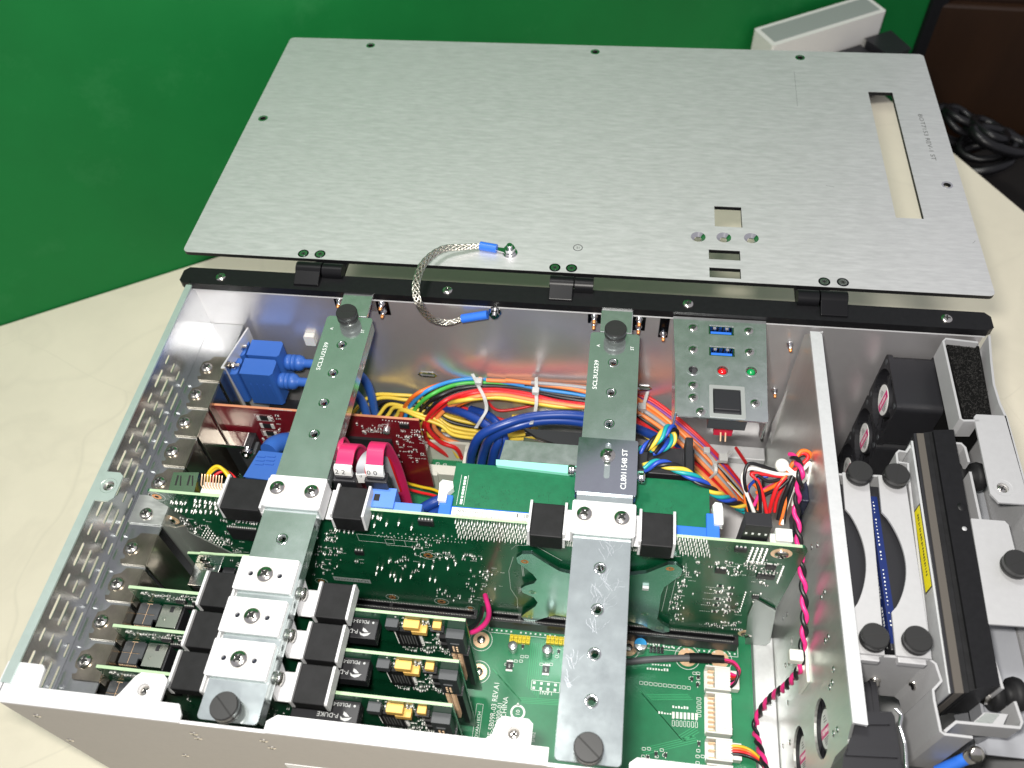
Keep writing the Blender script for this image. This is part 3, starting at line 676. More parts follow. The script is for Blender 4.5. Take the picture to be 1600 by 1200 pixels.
g = G(); q = [at(u, v, z=-12) for u, v in ((1538, 1113), (1575, 1116), (1566, 1136), (1519, 1130))]
g.prism([tuple(x.xy) for x in q], -15, -12); latch = g.build('latch', M_tray, sd, bevel=.4)
g = G(); q = [at(u, v, z=-11.5) for u, v in ((1540, 1114), (1562, 1116), (1548, 1133), (1522, 1129))]; g.prism([tuple(x.xy) for x in q], -11.9, -11.5); g.build('clear_tape', M_clear, latch)
p = at(1525, 1178, z=-30); g = G(); g.lathe([(3.4, 0), (3.2, 1.2), (2.2, 1.6), (1e-4, 1.7)], p, (0, -.5, .8), 18); eb = g.build('earth_screw', M_steel, rp)
g = G(); g.lathe([(4.3, -.6), (4.3, 0)] , p, (0, -.5, .8), 14); g.build('star_washer', M_steel, eb)
gd = thing('earth_lug', 'blue crimped earth lug under a screw at the front right corner', 'cable lug', p)
d_ = (at(1488, 1195, z=-38) - p).normalized(); g = G(); g.cyl(p + d_ * 5, 2.6, 14, d_, 16); g.build('sleeve', M_bluesock, gd); g = G(); g.cyl(p + d_ * 3.2, 2.9, .8, (0, -.5, .8), 16); g.tube([p + d_ * 19, p + d_ * 40], 1.6, 8); g.build('ring', M_braid, gd)

# ------------------------------------------------------------------ lid folded back
LO = Vector((-27, 203.3, 3.2)); LM = Matrix.Translation(LO) @ Matrix.Rotation(-0.02, 4, 'X'); LN = LM.to_3x3() @ Vector((0, 0, 1)); LI = LM.inverted()
def ll(u, v): p = LI @ atp(u, v, LO, LN); return (p.x, p.y)
LW, LD = 480, 245
holes_px = [(579, 71), (930, 81), (1250, 90), (411, 185), (1480, 289)]
holes = [circ(*ll(u, v), 2.3, 18) for u, v in holes_px]
def rect_px(*c): q = [ll(u, v) for u, v in c]; xs = [p[0] for p in q]; ys = [p[1] for p in q]; return rrect((q[0][0] + q[3][0]) / 2, (q[1][0] + q[2][0]) / 2, (q[2][1] + q[3][1]) / 2, (q[0][1] + q[1][1]) / 2)
cut = [rect_px((1116, 322), (1158, 324), (1160, 355), (1117, 354)), rect_px((1107, 390), (1156, 392), (1157, 407), (1108, 405)), rect_px((1108, 418), (1157, 420), (1158, 436), (1109, 433)), rect_px((1358, 143), (1395, 145), (1443, 342), (1398, 340))]
leds = [ll(1091, 370), ll(1131, 371), ll(1174, 372)]
big = [circ(x, y, 4.4, 26) for x, y in leds]
g = G(); g.M = LM; g.prism(rrect(0, LW, 0, LD, 3.5), -2.6, -.13, 'z', holes + cut + big)
lid = g.build('lid', M_black, case)
g = G(); g.M = LM; g.prism(rrect(0, LW, 0, LD, 3.5), -.125, 0, 'z', holes + cut + big); g.build('brushed_face', M_brush, lid)
for x, y in leds:
    g = G(); g.M = LM; g.lathe([(2.0, -2.4), (2.1, -1.9), (4.4, 0.01)], (x, y, 0), seg=28, sharp=(1,)); g.build('light_hole', M_chrome, lid)
for u, v in holes_px:
    x, y = ll(u, v); g = G(); g.M = LM; g.prism(circ(x, y, 3.5, 20), 0.0, .04, 'z', [circ(x, y, 2.3, 20)]); g.build('screw_hole', M_chrome, lid)
for u, v in ((474, 396), (500, 397), (867, 418), (893, 419), (1288, 440), (1317, 441)):
    x, y = ll(u, v); g = G(); g.M = LM; g.prism(circ(x, y, 3.4, 24), .0, .05); g.m = 1; g.prism(circ(x, y, 2.5, 20), .05, .14); g.m = 2; a = rnd(0, 1.5)
    for k in range(3):
        g.M = LM @ Matrix.Translation((x, y, .14)) @ Matrix.Rotation(a + k * 2.1, 4, 'Z'); g.box(-1.5, 1.5, -.28, .28, 0, .03)
    g.build('hinge_screw', [M_blackm, M_steel, M_dark], lid)
x, y = ll(903, 387); g = G(); g.M = LM; g.prism(circ(x, y, 2.9, 24), .0, .04, 'z', [circ(x, y, 2.45, 24)]); g.text('S1', 2.4, TM((x, y - .9, .05), (1, 0, 0), (0, 1, 0)), 'c'); g.build('mark', M_ink, lid)
x, y = ll(1434, 178); x2, y2 = ll(1446, 244); d = Vector((x2 - x, y2 - y, 0)); g = G(); g.M = LM
g.text('BOT7153 REV-1 ST', 4.0, TM((x, y, .05), (0.02, -1, 0), (1, .02, 0)), sx=1.55); g.build('mark', mat('etched_mark', (.12, .12, .12), .5), lid)
for px in (((1241, 112), (1246, 166)), ((1290, 290), (1304, 292)), ((1520, 380), (1524, 376))):     # scratches
    a, b = (Vector((*ll(*p), .03)) for p in px); g = G(); g.M = LM; n_ = (b - a).cross(Vector((0, 0, 1))).normalized() * .1; g.add([a - n_, b - n_, b + n_, a + n_], [(0, 1, 2, 3)]); g.build('scratch', mat('scratch_mark', (.16, .17, .17), .5) if 'scratch_mark' not in bpy.data.materials else bpy.data.materials['scratch_mark'], lid)
# hinges: rail knuckle on the left, lid knuckle on the right (swapped for the third)
for i, (ul, ur, vm) in enumerate(((459, 533, 430), (857, 926, 455), (1247, 1324, 475))):
    xa, xb = at(ul, vm + 8, z=2).x, at(ur, vm + 4, z=2).x; xm = xa + (xb - xa) * .56 if i < 2 else xa + (xb - xa) * .44
    rl, ld = ((xa, xm - .4), (xm + .4, xb)) if i < 2 else ((xm + .4, xb), (xa, xm - .4))
    yc, zc, r = 195.3, 1.5, 5.0
    g = G(); g.cyl((rl[0], yc, zc), r, rl[1] - rl[0], (1, 0, 0), 24); g.hexa([(rl[0], 183.5, 0), (rl[1], 183.5, 0), (rl[1], yc, -3), (rl[0], yc, -3), (rl[0], 183.5, 1.2), (rl[1], 183.5, 1.2), (rl[1], yc, zc + r * .96), (rl[0], yc, zc + r * .96)]); g.build('hinge_leaf', M_hinge, rail, bevel=.4)
    g = G(); g.cyl((ld[0], yc, zc), r * .95, ld[1] - ld[0], (1, 0, 0), 24); g.hexa([(ld[0] - (8 if i < 2 else 0), yc + 1.5, -3), (ld[1] + (0 if i < 2 else 8), yc + 1.5, -3), (ld[1] + (0 if i < 2 else 8), 216, -3.6), (ld[0] - (8 if i < 2 else 0), 216, -3.6), (ld[0] - (8 if i < 2 else 0), yc + 1.5, .3), (ld[1] + (0 if i < 2 else 8), yc + 1.5, .3), (ld[1] + (0 if i < 2 else 8), 216, .2), (ld[0] - (8 if i < 2 else 0), 216, .2)]); g.build('hinge_leaf', M_hinge, lid, bevel=.4)
# ground stud on the lid and braided strap
x, y = ll(797, 396); sp = LM @ Vector((x, y, 0)); g = G()
g.cyl(sp, 4.6, .7, (0, 0, 1), 20); g.cyl(sp + Vector((0, 0, .7)), 4.2, .6, (0, 0, 1), 14); g.cyl(sp + Vector((0, 0, 2.2)), 3.4, 2.6, (0, 0, 1), 6); g.cyl(sp + Vector((0, 0, 4.8)), 1.7, 2.4, (0, 0, 1), 16); g.build('ground_stud', M_chrome, lid)
strap = thing('ground_strap', 'braided metal ground strap looping from the lid stud down to the rear wall', 'ground strap', (152, 195, 5))
wl = at(773, 488, y=YB - 3)
lug1 = sp + Vector((-9.5, 1.6, 2.2)); 
pth = [sp + Vector((-17, 2.6, 2.6)), at(725, 386, z=7), at(690, 390, z=10), at(662, 412, z=13), at(650, 445, z=14), at(655, 475, z=9), at(675, 498, y=172), at(700, 504, y=175), at(722, 498, y=177)]
sp_path = smooth_path(pth, 8); g = G()
def bw(t): return 2.3 + 1.3 * math.sin(math.pi * min(1, max(0, t))) 
nst = 9                                           # woven strands wound round the path
def braid(path, wd, th):
    n = len(path)
    for k in range(10):
        s = 1 if k < 5 else -1; ph = k % 5 / 5 * 2 * math.pi; pts = []
        for i, p in enumerate(path):
            t = (path[min(i + 1, n - 1)] - path[max(0, i - 1)]).normalized(); side_ = t.cross(Vector((0.25, -.75, .6))).normalized(); up = side_.cross(t)
            a = ph + s * i * .55; pts.append(p + side_ * math.cos(a) * wd(i / (n - 1)) + up * math.sin(a) * th)
        g.tube(pts, .48, 5)
braid(sp_path, lambda t: 1.15 + .9 * math.sin(math.pi * t), .6); g.build('braid', M_braid, strap)
g = G(); d = (sp - lug1); d.z = 0; d.normalize(); g.cyl(sp + Vector((-18.5, 2.8, 2.4)), 2.7, 10.5, d, 18); g.build('sleeve', M_bluesock, strap)
g = G(); g.prism(circ(sp.x, sp.y, 3.8, 20), sp.z + 1.3, sp.z + 2.1, 'z', [circ(sp.x, sp.y, 2)]); g.hexa([(sp.x - 9, sp.y + .2, sp.z + 1.3), (sp.x - 3, sp.y - 1.6, sp.z + 1.3), (sp.x - 3, sp.y + 2.2, sp.z + 1.3), (sp.x - 9, sp.y + 2.8, sp.z + 1.3), (sp.x - 9, sp.y + .2, sp.z + 2.2), (sp.x - 3, sp.y - 1.6, sp.z + 2.1), (sp.x - 3, sp.y + 2.2, sp.z + 2.1), (sp.x - 9, sp.y + 2.8, sp.z + 2.2)]); g.build('lug', M_chrome, strap)
e = at(722, 498, y=177); d2 = (wl + Vector((0, -1, 0)) - e).normalized(); g = G(); g.cyl(e, 2.7, (wl - e).length - 4.5, d2, 18); g.build('sleeve', M_bluesock, strap)
g = G(); g.cyl(wl, 3.9, 1, (0, 1, 0), 20); g.cyl(wl + Vector((0, -2.4, 0)), 3.2, 2.4, (0, 1, 0), 6); g.cyl(wl + Vector((0, -4, 0)), 1.6, 1.8, (0, 1, 0), 14); g.build('lug', M_chrome, strap)
# ================================================================== hold-down bars over the boards
def bar(x0, x1, label, ks, code):
    xc = (x0 + x1) / 2
    t = thing('hold_down_bar', label, 'bar', (xc, 50, -8), 'zinc bars across the case')
    hs = [circ(xc, 140.4 - 20.32 * k, 1.9, 18) for k in ks]
    y0, y1 = -67.5, 161.5; r = 2.2
    g = G(); g.prism(rrect(x0, x1, y0, y1, 2), -1.2, 0, 'z', hs); g.box(x0, x0 + 1.2, y0 + 2, y1 - 2, -8.5, -.9); 
    sh = [circ(130.2 - 20.32 * k, -4.6, 1.5, 14) for k in range(9)]
    g.prism([(y0 + 2, -8.5), (y1 - 2, -8.5), (y1 - 2, -.9), (y0 + 2, -.9)], x1 - 1.2, x1, 'x', sh)
    b = g.build('channel', M_zincbar, t, bevel=.55, seg=3)
    for k in ks:
        y = 140.4 - 20.32 * k
        g = G(); g.lathe([(1.5, -3.4), (1.75, -.5), (2.1, .05), (2.9, .12), (3.0, .02)], (xc, y, 0), seg=22); g.build('threaded_hole', M_chrome, t)
    for y in (158.3, -63.2): knob(t, (xc, y, 0), 6.1, 8.5, slot=.05 if y > 0 else -.7)
    g = G(); g.text(code, 3.3, TM((x0 + 5.6, 121.5, .03), (0, 1, 0), (-1, 0, 0)), sx=1.25); g.text('ST', 2.6, TM((x1 - 3.0, 150, .03), (0, 1, 0), (-1, 0, 0))); g.text('A', 2.6, TM((x0 + 5.6, 151, .03), (0, 1, 0), (-1, 0, 0)))
    g.build('marking', M_chrome if False else mat('etched_white', (.85, .87, .86), .5) if 'etched_white' not in bpy.data.materials else bpy.data.materials['etched_white'], t)
    return t
bl_ = bar(76, 103, 'left zinc bar across the case carrying four white clamps', [0, 1, 2, 3, 6], 'SCL3U2539')
bm_ = bar(229, 256.3, 'middle zinc bar across the case with a sliding sleeve and scratched front half', [0, 1, 2, 6, 7, 8, 9], 'SCL3U2539')
# scratches on the middle bar
ms = mat('fine_scratch', (.62, .64, .7), .4, .8)
g = G()
random.seed(3)
for (u, v, n, sp_) in ((955, 870, 7, 22), (948, 910, 14, 26), (935, 940, 14, 24), (893, 1040, 7, 10), (890, 1075, 6, 10), (930, 985, 6, 8)):
    for i in range(n):
        p = at(u + rnd(-.5, .5) * sp_, v + rnd(-.6, .6) * sp_, z=.05); a = rnd(.6, 2.6); q = []
        for k in range(9): q.append(Vector(p)); a += rnd(-.35, .35); p = p + Vector((math.cos(a), math.sin(a), 0)) * rnd(.5, 1.2)
        q = [x for x in q if 230.2 < x.x < 255.2]
        if len(q) > 2: g.ribbon([(x.x, x.y, .03) for x in q], lambda t, q=q: Vector((.045, .03, 0)), .02)
g.build('scratches', ms, bm_)
random.seed(11)
# sliding sleeve on the middle bar
sl = thing('bar_sleeve', 'folded zinc sleeve with a slot and stamped code riding on the middle bar', 'sleeve', (242.6, 74, 0))
P = at(947, 706, z=2); g = G(); slot_y = 76
g.prism(rrect(227.6, 257.8, 57.5, 89.5, 1), .25, 1.4, 'z', [rrect(241.3, 244.3, 66, 87, 1.4)]); g.box(227.6, 228.7, 59, 88, -9, .4); g.box(256.6, 257.8, 59, 88, -9, .4)
g.build('sleeve', M_mirror, sl, bevel=.5)
screw(sl, (242.8, 79.5, 1.4), r=3.9, h=2.2)
g = G(); g.text('CL8011548 ST', 3.9, TM((252.6, 60.5, 1.45), (0, 1, 0), (-1, 0, 0)), sx=1.0); g.build('marking', bpy.data.materials['etched_white'], sl)
for s, x in ((-1, 227.6), (1, 257.8)):
    g = G(); g.lathe([(1.4, 0), (1.4, .8), (2.6, 1.0), (2.7, 1.6), (2.5, 1.9), (2.7, 2.2), (2.7, 3.8), (2.3, 4.3), (1e-4, 4.4)], (x, 73 if s < 0 else 71.5, -4.5), (s, 0, 0), 18); g.build('side_screw', M_chrome, sl)

# clamps that press the boards down
def clamp2(xa, xb, la, lb, yy, label):
    """saddle over a bar with a rubber block on either side"""
    t = thing('card_clamp', label, 'clamp', ((xa + xb) / 2, 43, 3), 'white clamps over the CPU board')
    g = G(); g.prism(rrect(xa - .8, xb + .8, 34.4, 52, 1), 1.2, 2.6); g.box(xa - .8, xa + .6, 34.8, 51.6, -9, 1.4); g.box(xb - .6, xb + .8, 34.8, 51.6, -9, 1.4)
    sad = g.build('saddle', M_cream, t, bevel=.8, seg=3)
    for (a, b, s) in ((la[0], la[1], -1), (lb[0], lb[1], 1)):
        g = G(); zt, zb = -6.3, -27
        i0, i1 = (xa - .8, b + .3) if s < 0 else (xb + .8, a - .3)
        g.box(min(i0, i1), max(i0, i1), 36, 52.8, -10.5, -9.2)
        for x in (a - 1.4, b + .2): g.prism([(35.6, -18), (54.6, -18), (55, zt + .3), (36.8, zt + 1.2)], x, x + 1.2, 'x')
        g.build('arm', M_cream, t, bevel=.45)
        g = G(); g.box(a, b, 35.4, 53.6, -19, zt); g.build('rubber_pad', M_rubber, t, bevel=.5)
    for x in ((xa + xb) / 2 - 9.2, (xa + xb) / 2 + 8.6): screw(t, (x, 44.5 - (.6 if x > (xa + xb) / 2 else 0), 2.6), r=3.9, h=2.3)
    return t
clamp2(75.6, 103.4, (49.8, 70.2), (108.5, 123.2), 43, 'white double clamp on the left bar beside the red flat cables')
clamp2(228.2, 257.2, (207.6, 223.4), (261.6, 276.4), 43, 'white double clamp on the middle bar below the sleeve')
def clamp1(y):
    t = thing('card_clamp', 'x', 'clamp', (89, y, 3), 'white clamps over the small cards')
    g = G(); g.prism(rrect(73.9, 102.0, y - 8.3, y + 8.3, .8), 1.2, 2.6, 'z', [circ(80.5, y - .2, 1.25, 14), circ(94.6, y - .2, 1.25, 14)]); g.box(73.9, 75.1, y - 7.9, y + 7.9, -11, 1.4)
    g.prism([(y - 8.2, 1.4), (y + 8.2, 1.4), (y + 5.5, -9), (y + 3.2, -20), (y - 10.2, -20), (y - 8.8, -9)], 100.9, 102.1, 'x'); 
    g.box(102, 108.3, y - 10.2, y + 3.4, -20, -18.8); g.box(66, 75.1, y - 10.2, y + 3.4, -20, -18.8)
    g.build('bracket', M_cream, t, bevel=.6, seg=3)
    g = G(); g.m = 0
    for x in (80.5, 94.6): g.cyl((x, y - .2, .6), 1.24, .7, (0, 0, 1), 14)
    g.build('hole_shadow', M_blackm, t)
    screw(t, (87.7, y - .3, 2.6), r=4.0, h=2.4)
    g = G(); p = Vector((102.1, y - 3.2, -9)); g.lathe([(3.6, 0), (3.6, .5)], p, (1, 0, 0), 20); g.lathe([(1.9, .4), (1.9, 1.4), (2.7, 1.5), (3.2, 1.9), (2.9, 2.9), (1.6, 3.4), (1e-4, 3.5)], p, (1, 0, 0), 20); g.m = 1; g.prism(circ(0, 0, 3.0, 18), .5, .56, frame((1, 0, 0), p)); g.build('side_screw', [M_steel, M_dark], t)
    for (a, b) in ((109.4, 124.4), (51.5, 66)):
        g = G(); g.box(a, b, y - 10.4, y + 7.4, -25, -17.6); g.build('rubber_pad', M_rubber, t, bevel=.5)
        g = G()
        for x in (a - 1.5, b + .15): g.prism([(y - 10.6, -25), (y + 7.6, -25), (y + 7.6, -17.2), (y + 6.8, -16.4), (y - 9.8, -16.4), (y - 10.6, -17.2)], x, x + 1.25, 'x')
        g.build('arm', M_cream, t, bevel=.5)
    return t
c1 = clamp1(-1.2); c1['label'] = 'first of three white one-screw clamps, nearest the CPU board'
dup(c1, (0, -20.4, 0), 'middle one of the three white one-screw clamps on the left bar'); dup(c1, (0, -40.2, 0), 'last of three white one-screw clamps, next to the front thumb screw')

# ================================================================== control panel with ports and lamps
cp = thing('control_panel', 'zinc control panel with two blue ports, two lamps and a black push button', 'control panel', (301, 145, -20))
pts = [at(1052, 494, z=-3), at(1197, 502, z=-3), at(1200, 660, z=-3), at(1058, 649, z=-3)]
usb = [at(1127, 516, z=-3), at(1128, 549, z=-3)]; leds_ = [at(1129, 579, z=-3), at(1174, 580, z=-3)]; tog = at(1083, 578, z=-3); btn = at(1136, 628, z=-3)
hl = [rrect(p.x - 7, p.x + 7, p.y - 3.4, p.y + 3.4) for p in usb] + [circ(p.x, p.y, 3.2, 20) for p in leds_] + [circ(tog.x, tog.y, 2.9, 20), rrect(btn.x - 7.6, btn.x + 7.6, btn.y - 8.4, btn.y + 8.4, .6)]
g = G(); g.prism([tuple(p.xy) for p in pts], -4.2, -3, 'z', hl)
xl, xr = pts[0].x, pts[1].x
g.box(276.4, 277.6, 112, 178, -22, -3.2); g.box(323.6, 324.8, 112, 178, -22, -3.2)
g.build('face_plate', M_zinc, cp, bevel=.5)
for p in usb:
    g = G(); g.prism(rrect(p.x - 6.9, p.x + 6.9, p.y - 3.3, p.y + 3.3, .5), -14, -3.4, 'z', [rrect(p.x - 6.2, p.x + 6.2, p.y - 2.6, p.y + 2.6)]); g.m = 1; g.box(p.x - 6.2, p.x + 6.2, p.y - 2.6, p.y + 2.6, -14, -12.5)
    g.m = 2; g.box(p.x - 5.7, p.x + 5.7, p.y - 2.5, p.y - .3, -12.5, -4.2); g.m = 0
    for k in range(4): g.box(p.x - 4.3 + 2.7 * k, p.x - 3.3 + 2.7 * k, p.y - .3, p.y + .1, -12.5, -4.8)
    for k in (-1, 1): g.box(p.x + k * 3.4 - .8, p.x + k * 3.4 + .8, p.y + 1.6, p.y + 2.6, -9, -4.5)
    g.build('port', [M_chrome, M_dark, M_bluesock], cp)
for p, m, nm in ((leds_[0], M_ledred, 'red'), (leds_[1], M_ledgreen, 'green')):
    g = G(); g.lathe([(2.4, -6), (2.4, -1.6)] + [(2.4 * math.cos(a), -1.6 + 2.4 * math.sin(a)) for a in (.3, .6, .9, 1.2)] + [(1e-4, .8)], (p.x, p.y, -3), seg=22); g.build('lamp', m, cp, label=f'round {nm} lamp')
    g = G(); g.prism(circ(p.x, p.y, 3.9, 24), -3, -2.8, 'z', [circ(p.x, p.y, 3.0, 24)]); g.build('lamp_rim', M_zinc, cp)
g = G(); g.prism(circ(tog.x, tog.y, 3.6, 24), -3, -2.7, 'z', [circ(tog.x, tog.y, 2.5, 24)]); g.m = 1; g.cyl((tog.x, tog.y, -6), 2.8, 2, (0, 0, 1), 18); g.cyl((tog.x, tog.y, -5), 1.4, 4.4, (.1, -.5, 1), 14); g.build('toggle', [M_zinc, M_bplast], cp)
g = G(); g.prism(rrect(btn.x - 9.2, btn.x + 9.4, btn.y - 10.4, btn.y + 10.6, .6), -3, -2.75, 'z', [rrect(btn.x - 7.3, btn.x + 7.3, btn.y - 8.0, btn.y + 8.2, .5)]); g.build('button_frame', mat('dull_grey_frame', (.42, .44, .43), .5, .6), cp)
g = G(); g.box(btn.x - 6.9, btn.x + 6.9, btn.y - 5.6, btn.y + 7.6, -12, -2.4); g.box(btn.x - 6.9, btn.x + 6.9, btn.y - 7.6, btn.y - 5.4, -12, -3.0); g.build('push_button', M_bplast, cp, bevel=.6)
for u, v in ((1083, 512), (1083, 546), (1083, 602), (1083, 621), (1095, 643), (1170, 517), (1171, 550), (1180, 630)):
    p = at(u, v, z=-3); q = G(); q.lathe([(3.5, .05), (2.6, -.5), (2.5, -.5)], (p.x, p.y, -2.98), seg=22); w_ = q.build('screw_well', M_chrome, cp); screw(w_, (p.x, p.y, -3.2), r=2.5, h=.7, flat=False)
p = at(1131, 668, z=-24); g = G(); g.box(p.x - 5, p.x + 5, 118, 132, -30, -21); g.m = 1; 
for k in (-1, 1): g.cyl((p.x + k * 1.3, 118, -27), .5, 5, (0, -1, -.4), 8)
g.build('switch_plug', [M_redconn, M_gold], cp, bevel=.4)
g = G(); g.box(btn.x - 9, btn.x + 11, 112.5, 132, -16, -5); g.build('switch_body', M_grey, cp, bevel=.4)

# ================================================================== backplane board
BPZ = -144
bp = thing('backplane', 'light green backplane board on the case floor carrying all the card slots', 'circuit board', (170, 60, BPZ))
g = G(); g.prism([(20, -64), (336.8, -64), (336.8, 57), (226, 57), (224, 59), (224, 172), (20, 172)], BPZ - 1.6, BPZ); g.build('board', M_pcb2, bp)
def slot(x0, x1, y, parent, split=(), m=M_bplast):
    g = G(); g.box(x0, x1, y - 3.6, y - 1.0, BPZ, BPZ + 11.2); g.box(x0, x1, y + 1.0, y + 3.6, BPZ, BPZ + 11.2); g.box(x0, x1, y - 1.0, y + 1.0, BPZ, BPZ + 4)
    for s in (x0, x1 - 2) + tuple(split): g.box(s, s + 2, y - 1.0, y + 1.0, BPZ + 4, BPZ + 11.1)
    g.m = 1
    x = x0 + 3
    while x < x1 - 3:
        g.box(x, x + .35, y - 2.2, y - 1.8, BPZ + 11.15, BPZ + 11.3); g.box(x, x + .35, y + 1.5, y + 1.9, BPZ + 11.15, BPZ + 11.3); x += 1.0
    return g.build('card_slot', [m, M_solder], parent, bevel=.0)
slot(52, 171, 43.5, bp, (92, 116)); slot(178, 327.5, 43.5, bp, (196, 262))
for k in range(3): slot(62, 150, -1.7 - 20.32 * k, bp, (110,), M_bplast)
slot(30, 118, 104, bp, (60,)); slot(30, 118, 84, bp, (60,)); slot(30, 100, 121, bp)
def silk_pts(): pass
g = G()       # pads, vias and lettering in white print
def dot(x, y, r=.55, s=.2): g.box(x - r, x + r, y - r, y + r, BPZ, BPZ + s)
def frame2(x0, x1, y0, y1, t=.28):
    z = BPZ + .06
    for a in ((x0, x1, y0, y0 + t), (x0, x1, y1 - t, y1), (x0, x0 + t, y0, y1), (x1 - t, x1, y0, y1)): g.box(*a, BPZ, z)
for k in range(50):
    x = 180 + 3.0 * k
    if k % 9 != 5: dot(x, 38.4, .5)
frame2(178, 329, 36.6, 52); 
for k in range(5):
    for j in range(2): 
        p = at(835 + k * 11.0 + j * -1, 1067 + k * 1.2 + j * 8, z=BPZ); dot(p.x, p.y, .75, .5)
a_, b__ = at(831, 1062, z=BPZ), at(875, 1083, z=BPZ); frame2(a_.x, a_.x + 17, b__.y, a_.y)
def bt(s, u, v, size, rot=0, align='l', sx=1): 
    p = at(u, v, z=BPZ); a = math.radians(rot); g.text(s, size, TM((p.x, p.y, BPZ + .08), (math.cos(a), math.sin(a), 0), (-math.sin(a), math.cos(a), 0)), align, sx)
bt('PCE-5B09R-03 REV.A1', 768, 1163, 4.4, 90, sx=.86); bt('9A15B0900-01', 778, 1158, 4.2, 90, sx=.86); bt('CHINA', 790, 1123, 4.2, 90, sx=.95)
bt('LAN1', 863, 1081, 3.2, 180); bt('VOLT1', 1139, 1133, 2.4, 90, sx=1.1); bt('SYSFAN2', 800, 1008, 1.6, 90, sx=.9); bt('CN20', 855, 1011, 1.6, 90); bt('SMB2', 835, 1160, 2.4, 90)
bt('SATAPWR1', 660, 765, 2.6, 82, sx=.9); bt('MINIPWR', 640, 742, 2.0, 90)
# recycling mark: ring with number
p = at(809, 1113, z=BPZ); g.prism(circ(p.x, p.y, 4.4, 30), BPZ, BPZ + .06, 'z', [circ(p.x, p.y, 3.2, 30)]); g.add([(p.x - .5, p.y + 5.6, BPZ + .06), (p.x - 1.6, p.y + 3.9, BPZ + .06), (p.x + .9, p.y + 3.9, BPZ + .06)], [(0, 1, 2)]); g.text('10', 3.4, TM((p.x + 1.2, p.y - 1.9, BPZ + .08), (0, 1, 0), (-1, 0, 0)))
p = at(742, 1155, z=BPZ); frame2(p.x - 1.8, p.x + 2.2, p.y - 3, p.y + 20, .2); g.text('ADVANTECH', 2.6, TM((p.x + 1.4, p.y - 1.5, BPZ + .08), (0, 1, 0), (-1, 0, 0)), sx=1.1)
def outl(u, v, w_, h_, t=.25):
    p = at(u, v, z=BPZ); frame2(p.x - w_ / 2, p.x + w_ / 2, p.y - h_ / 2, p.y + h_ / 2, t)
for k in range(11): outl(1002 + k * 7.4, 1067 + k * .8, 2.2, 2.0)
for k in range(7): outl(1052 + k * 6, 1130 + k * .4, 1.5, 3.4); outl(1052 + k * 6, 1121 + k * .4, 1.3, 1.6) if k % 3 == 0 else None
for k in range(5): outl(1092, 1092 + k * 6.5, 2.6, 1.6)
for (u, v) in ((1085, 1052), (1091, 1060), (1091, 1067), (1091, 1052), (1079, 1060), (1091, 1173), (1090, 1182), (1098, 1182), (1090, 1192), (798, 1033), (806, 1033), (814, 1033), (791, 1038), (800, 1040), (862, 1019), (816, 1026), (823, 1026), (846, 1038), (854, 1038), (861, 1038), (870, 1026), (1006, 1170), (1014, 1170), (1034, 1172), (1005, 1182), (1012, 1184), (1026, 1182), (1038, 1180)): outl(u, v, 2.2, 1.7, .3)
for (a, b, n) in ((1012, 1005, 5), (1037, 1009, 4), (1020, 1037, 7), (1012, 1044, 8), (1030, 1113, 6), (1052, 1104, 6)):
    for k in range(n): p = at(a + k * 4.4, b + k * .4, z=BPZ); g.box(p.x - .5, p.x + .5, p.y - .8, p.y + rnd(-.2, .8), BPZ, BPZ + .06)
for (u, v) in ((668, 735), (677, 738), (690, 733), (640, 740), (655, 745)): 
    for k in range(4): p = at(u + rnd(-8, 8), v + rnd(-8, 8), z=BPZ); frame2(p.x - 1.2, p.x + 1.2, p.y - 1.8, p.y + 1.8, .4)
o = g.build('printed_marks', M_silk, bp); o['kind'] = 'stuff'
# traces: slightly lighter lines under the mask
tr = mat('trace_green', (.03, .33, .13), .4, 0); g = G()
random.seed(5)
for k in range(7): 
    x = 205 + 1.2 * k; g.box(x, x + .4, 6 - k, 33, BPZ, BPZ + .03)
for px in (((770, 1045), (810, 1090), (880, 1094)), ((1000, 1080), (1060, 1150), (1085, 1135)), ((1075, 1085), (1010, 1085)), ((1085, 1150), (1000, 1170))):
    for k in range(4):
        q = [at(u, v, z=BPZ + .02) + Vector((.9 * k, -.9 * k, 0)) for u, v in px]
        for a, b in zip(q, q[1:]): d = (b - a).normalized(); g.ribbon([a, b], (-d.y * .2, d.x * .2, 0), .03)
o = g.build('traces', tr, bp); o['kind'] = 'stuff'
random.seed(12)
# plated mounting holes
for u, v, r in ((752, 1000, 5), (1074, 1027, 5.6), (1124, 1030, 5.6), (748, 1050, 5), (982, 1012, 5.2)):
    p = at(u, v, z=BPZ); g = G(); g.prism(circ(p.x, p.y, r, 28), BPZ, BPZ + .12, 'z', [circ(p.x, p.y, 1.8, 28)])
    for k in range(8): a = k * .785; g.box(p.x + r * .7 * math.cos(a) - .7, p.x + r * .7 * math.cos(a) + .7, p.y + r * .7 * math.sin(a) - .7, p.y + r * .7 * math.sin(a) + .7, BPZ + .12, BPZ + .6)
    g.m = 1; g.dome((p.x, p.y, BPZ), 2.6, 1.5); g.m = 2; g.prism(circ(p.x, p.y, r + 1.9, 30), BPZ, BPZ + .05, 'z', [circ(p.x, p.y, r + 1.6, 30)]); g.build('mounting_hole', [M_gold, M_steel, M_silk], bp)
